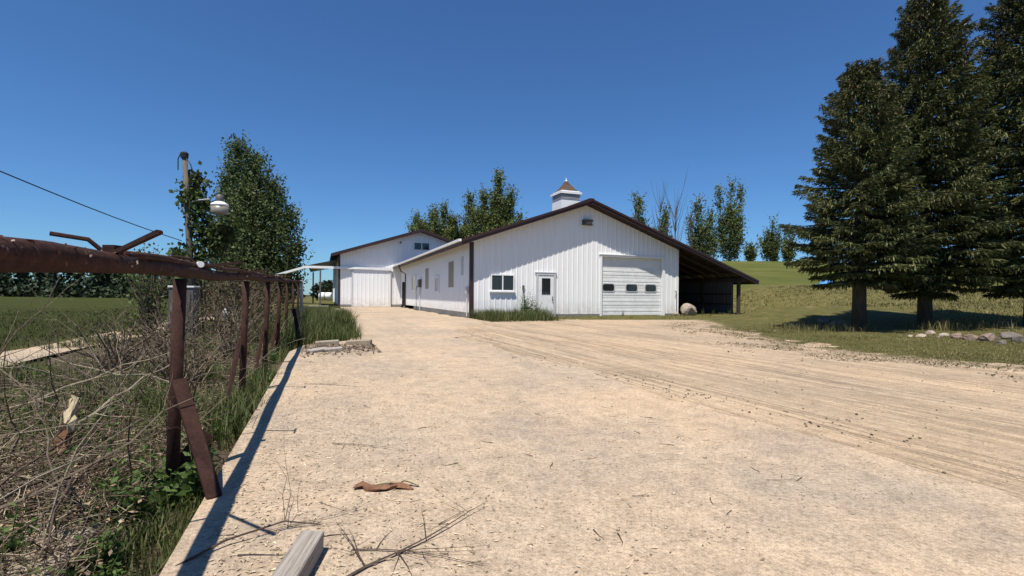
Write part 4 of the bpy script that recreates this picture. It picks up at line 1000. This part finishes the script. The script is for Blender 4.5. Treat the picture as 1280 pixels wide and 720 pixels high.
def clods(n, seed):
    r = np.random.default_rng(seed); v = r.uniform(-21.8, -8, n); u = -3.0 + .5 * r.normal(size=n) * .45 + .35 * np.sin(v * .5); g = vnoise(v, v * 0, 1.9) > .52
    u2 = np.where(r.random(n) < .25, r.uniform(-3.4, 3., n), u); k = g | (u2 != u); u, v = u2[k], v[k]; n = len(u)
    x = CX + u * CT - v * ST; y = CY + u * ST + v * CT; s = r.uniform(.004, .017, n)
    T = np.array([[1, 0, 0], [0, 1, 0], [-1, 0, 0], [0, -1, 0], [0, 0, .7], [0, 0, -.4]], float); V = T[None] * (s[:, None, None] * r.uniform(.5, 1.4, (n, 6, 1))) + np.stack([x, y, np.full(n, .006)], 1)[:, None]
    F = np.array([[0, 1, 4], [1, 2, 4], [2, 3, 4], [3, 0, 4], [1, 0, 5], [2, 1, 5], [3, 2, 5], [0, 3, 5]]); return fast('dirt_clods', V, (np.arange(n) * 6)[:, None, None] + F[None], np.full(n * 8, 3), M['clod'])
M['clod'] = simple('dark_dirt_clods', (.12, .09, .062), .95, .1, .5, 6)
kind(link('dirt_clods', clods(520, 8)), 'stuff')['label'] = 'dark crumbs of dirt strewn along the wheel tracks'
n_ = 60000; x = rng.uniform(0, 13, n_); y = rng.uniform(6, 23, n_); d_ = in_drive(x, y); k_ = (rng.random(n_) < np.where((d_ < 2.2) & (d_ > -1.2), sm(2.2, 0, d_) ** 2 * .9, 0) * sm(.30, .62, vnoise(x, y, 1.6))) & (UV(x, y)[0] > 1); x, y = x[k_], y[k_]
C = np.stack([x, y, np.maximum(terrain(x, y), 0) + .010], 1); A = unit(rng.normal(size=C.shape) * np.array([1, 1, .35]))
kind(link('leaf_litter', quads('leaf_litter', leaf_quads(C, rng.uniform(.02, .075, len(x)), .5, 0, rng, A, True), M['edge_bits'])), 'stuff')['label'] = 'scattered grass and leaf bits where gravel meets lawn'
x, y = scatter(900, lambda r, n: r.uniform(-7.4, -5.9, n), lambda r, n: r.normal(size=n) * .55 - 13.1, rng)
C = np.stack([x, y, np.full_like(x, .02)], 1); A = unit(rng.normal(size=C.shape) * np.array([1, 1, .3]))
kind(link('leaf_litter', quads('leaf_litter', leaf_quads(C, rng.uniform(.04, .16, len(C)), .3, 0, rng, A, True), M['twiglit2'])), 'stuff')['label'] = 'brown leaf and twig litter before the long grass'

# brush litter: countless fine twigs on the ground behind the fence
def fine_twigs(n, seed):
    r = np.random.default_rng(seed); u = -7.95 - np.abs(r.normal(size=n)) * 1.1; v = -23.5 + 13 * r.random(n) ** 1.35
    x = CX + u * CT - v * ST; y = CY + u * ST + v * CT; z = terrain(x, y) + r.random(n) ** 2 * .22 + .01
    c = np.stack([x, y, z], 1); a = unit(r.normal(size=(n, 3)) * np.array([1, 1, .35])); l = r.uniform(.04, .28, n)[:, None]; w = r.uniform(.0010, .0030, n)[:, None]
    s = unit(np.cross(a, r.normal(size=(n, 3)))); t = np.cross(a, s)
    e0, e1 = c - a * l / 2, c + a * l / 2; c1 = c + s * l * .13
    V = np.stack([e0 + s * w, e0 - s * w * .5 + t * w, e0 - s * w * .5 - t * w, c1 + s * w, c1 - s * w * .5 + t * w, c1 - s * w * .5 - t * w, e1 + s * w * .5, e1 - s * w * .3 + t * w * .5, e1 - s * w * .3 - t * w * .5], 1)
    F = np.array([[0, 1, 4, 3], [1, 2, 5, 4], [2, 0, 3, 5], [3, 4, 7, 6], [4, 5, 8, 7], [5, 3, 6, 8]]); L_ = (np.arange(n) * 9)[:, None, None] + F[None]
    return fast('brush_litter', V, L_, np.full(n * 6, 4), M['twiglit'])
tm = NT('brush_twigs', .9, .15); tm.color(tm.ramp(tm.island(), [(0, (.045, .030, .022)), (.35, (.11, .078, .055)), (.75, (.22, .165, .12)), (1., (.50, .41, .29))])); M['twiglit'] = tm.m
n_ = 12000; u_ = -7.9 - np.abs(rng.normal(size=n_)) * 1.5; v_ = -23.5 + 15 * rng.random(n_) ** 1.25; x = CX + u_ * CT - v_ * ST; y = CY + u_ * ST + v_ * CT
C = np.stack([x, y, np.maximum(terrain(x, y), -.04) + .012 + rng.random(n_) ** 3 * .10], 1); A = unit(rng.normal(size=C.shape) * np.array([1, 1, .3]))
kind(link('leaf_litter', quads('leaf_litter', leaf_quads(C, rng.uniform(.012, .055, n_), .45, 0, rng, A, True), M['twiglit3'])), 'stuff')['label'] = 'tan and brown dead leaves on the ground behind the fence'
n_ = 11000; u_ = -7.8 - np.abs(rng.normal(size=n_)) * 1.3; v_ = -23 + 13 * rng.random(n_) ** 1.2; x = CX + u_ * CT - v_ * ST; y = CY + u_ * ST + v_ * CT; k_ = vnoise(x, y, 1.1) > .46; x, y = x[k_], y[k_]
C = np.stack([x, y, terrain(x, y) + rng.random(len(x)) * .22], 1)
kind(link('ground_cover_plants', quads('ground_cover_plants', leaf_quads(C, rng.uniform(.02, .06, len(x)), .55, .2, rng), M['leaf_weed'])), 'stuff')['label'] = 'small-leaved green plants coming up through the brush'
kind(link('brush_litter', fine_twigs(26000, 3)), 'stuff')['label'] = 'tangle of fine dead twigs on the ground behind the fence'

# ------------------------------------------------------------------ grass and weeds
def grass_obj(name, u0, u1, v0, v1, n, h, w, mat, seed, lab, dens=None, lean=.8, world=False, bunch=1):
    r = np.random.default_rng(seed); n0 = n // bunch
    u = r.uniform(u0, u1, n0); v = r.uniform(v0, v1, n0)
    if world: x, y = u, v
    else: x = CX + u * CT - v * ST; y = CY + u * ST + v * CT
    if dens is not None:
        k = r.random(n0) < dens(x, y); x, y = x[k], y[k]
    x = np.repeat(x, bunch) + r.normal(size=len(x) * bunch) * .045 * (bunch > 1); y = np.repeat(y, bunch) + r.normal(size=len(y) * bunch) * .045 * (bunch > 1)
    p = np.stack([x, y, terrain(x, y) - .01], 1); hh = r.uniform(h[0], h[1], len(x)) * (.6 + .8 * vnoise(x, y, 1.1))
    o = link(name, blade_mesh(name, M[mat], p, hh, r.uniform(.7, 1.3, len(x)) * w, lean, r)); kind(o, 'stuff'); o['label'] = lab; return o
grass_obj('long_grass', -8.6, -5.95, -12.3, 2.6, 15000, (.35, .72), .016, 'grass', 1, 'clump of long green grass between driveway and fence end', lambda x, y: (UV(x, y)[0] < pad_left(UV(x, y)[1]) + .25) * 1.0, .75)
grass_obj('long_grass', -9.2, -5.6, 2.6, 23, 5000, (.10, .28), .02, 'grass', 2, 'low green grass around the rubble heap')
grass_obj('fence_grass', -9.3, -7.62, -19.6, -12.2, 10000, (.12, .42), .010, 'grass', 3, 'green grass growing along the foot of the fence', lambda x, y: sm(.38, .62, vnoise(x, y, .8)) * sm(-9.6, -8.4, UV(x, y)[0]), .9, bunch=10)
grass_obj('fence_grass', -8.02, -7.58, -22.6, -19.6, 3400, (.06, .20), .007, 'grass', 4, 'green grass tufts along the near kerb edge', lambda x, y: sm(.3, .6, vnoise(x, y, 1.7)), .9, bunch=13)
grass_obj('brush_grass', -12, -8.0, -22.4, -5, 46000, (.08, .30), .009, 'grass', 5, 'patches of green grass among the brush', lambda x, y: sm(.36, .58, vnoise(x + 3, y, .75)) * .95, .9, bunch=8)
grass_obj('barn_weeds', -.05, 3.5, -3.6, -.1, 7500, (.16, .62), .016, 'grass', 6, 'green weedy grass along the barn front under the window', lambda x, y: sm(-3.7, -1.6, UV(x, y)[1] + .7 * vnoise(x, y, 1.5)) , .8)
grass_obj('barn_edge_grass', 3.4, 18.4, -3.2, -.1, 5200, (.05, .16), .018, 'lawn', 7, 'thin grass at the foot of the barn front', lambda x, y: sm(.35, .7, vnoise(x, y, 1.3)) * (.35 + .65 * sm(12, 14.5, UV(x, y)[0])), .9, bunch=4)
def lawn_d(x, y):
    d = in_drive(x, y); return np.clip(sm(.8, -2.6, d) * (.35 + .9 * vnoise(x, y, .7)), 0, 1) * (d < 1.0)
grass_obj('lawn', 2.5, 24, 6.5, 20, 110000, (.025, .06), .012, 'lawn', 8, 'short dry lawn between gravel and spruces', lawn_d, 1., True, 3)
grass_obj('lawn', 6, 34, 20, 38, 40000, (.06, .16), .03, 'lawn', 9, 'rough grass on the bank behind the spruces', lambda x, y: lawn_d(x, y) * (UV(x, y)[0] > 18.2), 1., True, 3)
grass_obj('spruce_bed_grass', 9.5, 17, 16.2, 18.3, 3500, (.12, .42), .010, 'lawn', 10, 'tall thin grass by the stones under the spruces', lambda x, y: sm(.35, .7, vnoise(x, y, 1.2)), .8, True, 5)
grass_obj('field_grass', -34, -9, 5, 34, 70000, (.05, .13), .016, 'fieldgrass', 11, 'short green field grass beyond the path', lambda x, y: (UV(x, y)[0] < -12.5) * sm(36, 8, y) + ((UV(x, y)[0] > -11.2) & (UV(x, y)[0] < -9.5)) * .5, 1., True, 2)
# sparse grass tufts in the gravel
grass_obj('gravel_tufts', -3, 12, -20.5, -5, 16000, (.015, .045), .014, 'lawn', 12, 'small grass tufts coming through the gravel', lambda x, y: sm(2.6, -.3, in_drive(x, y)) ** 2 * sm(.35, .7, vnoise(x, y, 1.4)), 1., bunch=7)
grass_obj('slab_joint_grass', -6.9, -5.2, -14.9, -14.5, 1100, (.02, .09), .010, 'grass', 13, 'line of green tufts in a joint of the concrete', lambda x, y: sm(.4, .6, vnoise(x, y, 2.)), 1., bunch=11)

# broad-leaved weeds
def weed_mesh(seed, nst, h, leaf):
    r = np.random.default_rng(seed); Cs = []; A = []; S_ = []; ST0 = []
    for k in range(nst):
        a = r.random() * 6.28; ln = r.uniform(.1, .45); hh = h * r.uniform(.6, 1.1); m = 12; ST0.append(np.array([math.cos(a) * ln * hh, math.sin(a) * ln * hh, hh]))
        for j in range(m):
            f = (j + 1) / m; b_ = a + j * 2.4; c = np.array([math.cos(a) * ln * f * hh, math.sin(a) * ln * f * hh, f * hh])
            d = np.array([math.cos(b_), math.sin(b_), r.uniform(-.1, .6)]); l = leaf * (1.15 - .75 * f); Cs.append(c + d * l * .5); A.append(d); S_.append(l)
    C = np.array(Cs); Q = [leaf_quads(C, np.array(S_), .45, 0, r, unit(np.array(A)))]
    for q in ST0:
        for w in (np.array([.006, 0, 0]), np.array([0, .006, 0])): Q.append(np.array([[-w, w, q + w * .3, q - w * .3]]))
    return quads('foliage', np.concatenate(Q), M['leaf_weed'])
WM = [weed_mesh(i, 6, .30, .13) for i in range(3)]
WT = [weed_mesh(20 + i, 16, .95, .13) for i in range(2)]
p = P(246, 622, 3.0); o = link('weed_plant', WM[0], None, (p.x, p.y, -.04)); o.scale = (.8,) * 3; tag(o, 'broad-leaved green weed at the foot of the nearest fence brace', 'weed')
for k in range(64):
    u, v = RP.uniform(-9.0, -7.66), RP.uniform(-22.0, -12.3); p = W(u, v); o = link('weed_plant', WM[k % 3], None, (p.x, p.y, tz(p.x, p.y)), RP.uniform(0, 6)); s = RP.uniform(.4, .9); o.scale = (s,) * 3
    tag(o, 'leafy green weed along the foot of the pipe fence', 'weed', 'weeds along the fence foot')
for k, (u, v) in enumerate([(2.75, -.45), (3.1, -.35), (2.3, -.5), (3.45, -.5), (.6, -.5)]):
    p = W(u, v); o = link('tall_weed', WT[k % 2], None, (p.x, p.y, 0), k * 1.3); s = [1.6, 1.35, .8, 1.2, .6][k]; o.scale = (.8 * s, .8 * s, s)
    tag(o, ['tallest green weed by the conduit at the barn door', 'tall weed second from the barn door jamb', 'middle-sized weed below the front window', 'tall weed touching the frame of the barn door', 'low weed near the brown barn corner'][k], 'weed')
for k, (u, v) in enumerate([(8.7, -.5), (14.2, -.6), (15.1, -.5), (16.5, -.4)]):
    p = W(u, v); o = link('tall_weed', WT[k % 2], None, (p.x, p.y, 0), k * 2.1); s = [.55, .6, .5, .55][k]; o.scale = (s * .7, s * .7, s)
    tag(o, ['thin weed in front of the overhead door', 'weed just right of the large boulder', 'weed in the mouth of the lean-to', 'weed near the lean-to corner post'][k], 'weed')
# dry shrubs and a sapling behind the fence
def shrub(name, label, u, v, H, wid, n, leaf, lm, seed, group=None, bark='twig'):
    r = np.random.default_rng(seed); p = W(u, v); t = thing(name, label, 'shrub', (p.x, p.y, tz(p.x, p.y) - .05), 0, group); b = MB(); Cs = []
    for k in range(int(n / 30)):
        a = r.random() * 6.28; l = r.random() ** .6 * wid; h = H * r.uniform(.5, 1.) * (1 - .25 * l / wid)
        pts = [np.array([0, 0, 0]), np.array([math.cos(a) * l * .35, math.sin(a) * l * .35, h * .45]) + r.normal(size=3) * .05, np.array([math.cos(a) * l * .8, math.sin(a) * l * .8, h * .8]) + r.normal(size=3) * .05, np.array([math.cos(a) * l, math.sin(a) * l, h])]
        b.tube(pts, [.014, .010, .007, .003], 4, False)
        for j in range(30):
            f = r.uniform(.6, 3); i = int(min(f, 2)); c = pts[i] + (pts[i + 1] - pts[i]) * (f - i); Cs.append(c + r.normal(size=3) * .09)
    b.obj('stems', M[bark], t); C = np.array(Cs); link('foliage', quads('foliage', leaf_quads(C, r.uniform(.6, 1.3, len(C)) * leaf, .65, 0, r), M[lm]), t)
shrub('young_tree', 'slim young leafy tree standing beside the field path', -11.0, -9.6, 2.85, .55, 1500, .08, 'leaf_poplar', 1)
shrub('dry_shrub', 'brown dry shrub behind the grey cabinet', -9.4, -6.5, 2.2, 1.4, 3600, .075, 'leaf_dry', 2)
shrub('dry_shrub', 'dry red-brown shrub behind the second fence post', -8.9, -10.8, 1.6, 1.1, 2600, .06, 'leaf_dry', 3)
for k, (u, v, h, wd_, lf, lab) in enumerate([(-8.6, -17.2, 1.15, .55, 'leaf_dry', 'bare-stemmed dry shrub between the first and second fence posts'), (-8.5, -14.4, 1.35, .6, 'leaf_dry', 'dry upright shrub just past the third fence post'), (-9.6, -16.0, 1.3, .8, 'leaf_dry', 'wide dry shrub set back behind the second fence post'), (-8.6, -12.2, 1.3, .6, 'leaf_vine', 'half-green shrub before the far fence posts'), (-10.2, -19.3, .85, .7, 'leaf_dry', 'low dry shrub beside the broken log'), (-9.7, -13.0, 1.5, .9, 'leaf_dry', 'tall dry shrub between the hydrant and the fence')]):
    shrub('dry_shrub', lab, u, v, h, wd_, 1000, .035, lf, 30 + k)
shrub('dry_shrub', 'olive shrub below the poplar beyond the fence', -10.4, -1.5, 2.5, 2.0, 4200, .09, 'leaf_dry', 4)
shrub('dry_shrub', 'mixed green and brown shrub near the fence elbow', -9.0, -3.8, 1.5, 1.1, 1500, .08, 'leaf_vine', 5)
shrub('dry_shrub', 'dark low shrub far behind the fence, next to the poplar', -11.8, 3.5, 2.2, 1.8, 2400, .11, 'leaf_poplar', 6)
shrub('dry_shrub', 'leafy shrub under the poplar at the far fence end', -12.5, 8.5, 2.0, 1.5, 2000, .11, 'leaf_poplar', 7)
# ------------------------------------------------------------------ things on the bank
def on_ground(px, py, lo=10):
    a_, bb = ray(px, py); y = lo
    while y < 80 and EYE + bb * y > tz(a_ * y, y): y += .05
    return a_ * y, y, tz(a_ * y, y)
x, y, z = on_ground(1034, 357, 24)
b = MB(); nx = 9
vs = [(-.9 + 1.8 * i / 8, -.55 + 1.1 * j / 5, .62 * math.exp(-((i - 4) / 2.6) ** 2 - ((j - 2.5) / 1.5) ** 2) + .04 * math.sin(i * 2.1 + j * 3)) for i in range(9) for j in range(6)]
b.add(vs, [(i * 6 + j, (i + 1) * 6 + j, (i + 1) * 6 + j + 1, i * 6 + j + 1) for i in range(8) for j in range(5)])
o = b.obj('blue_tarp', M['blue'], smooth=True); o.location = (x, y, z + .02); o.rotation_euler.z = .2; so = o.modifiers.new('thickness', 'SOLIDIFY'); so.thickness = .02
tag(o, 'blue tarp covering something on the grassy bank', 'tarp')
p = P(1285, 362, 30); g = tz(p.x, 30)
t = thing('small_shelter', 'low brown-roofed shelter behind the spruces at the picture edge', 'shelter', (p.x + .6, 30, g))
H = p.z - g
b = MB(); b.prism([(-1.6, H - .1), (0, H + .35), (1.6, H - .1), (1.6, H - .18), (0, H + .25), (-1.6, H - .18)], -1.2, 1.2); b.obj('roof', M['roof'], t)
for sx in (-1.3, 1.3):
    for sy in (-1, 1): MB().box(sx - .06, sx + .06, sy - .06, sy + .06, -.2, H - .1).obj('post', M['darkwood'], t)
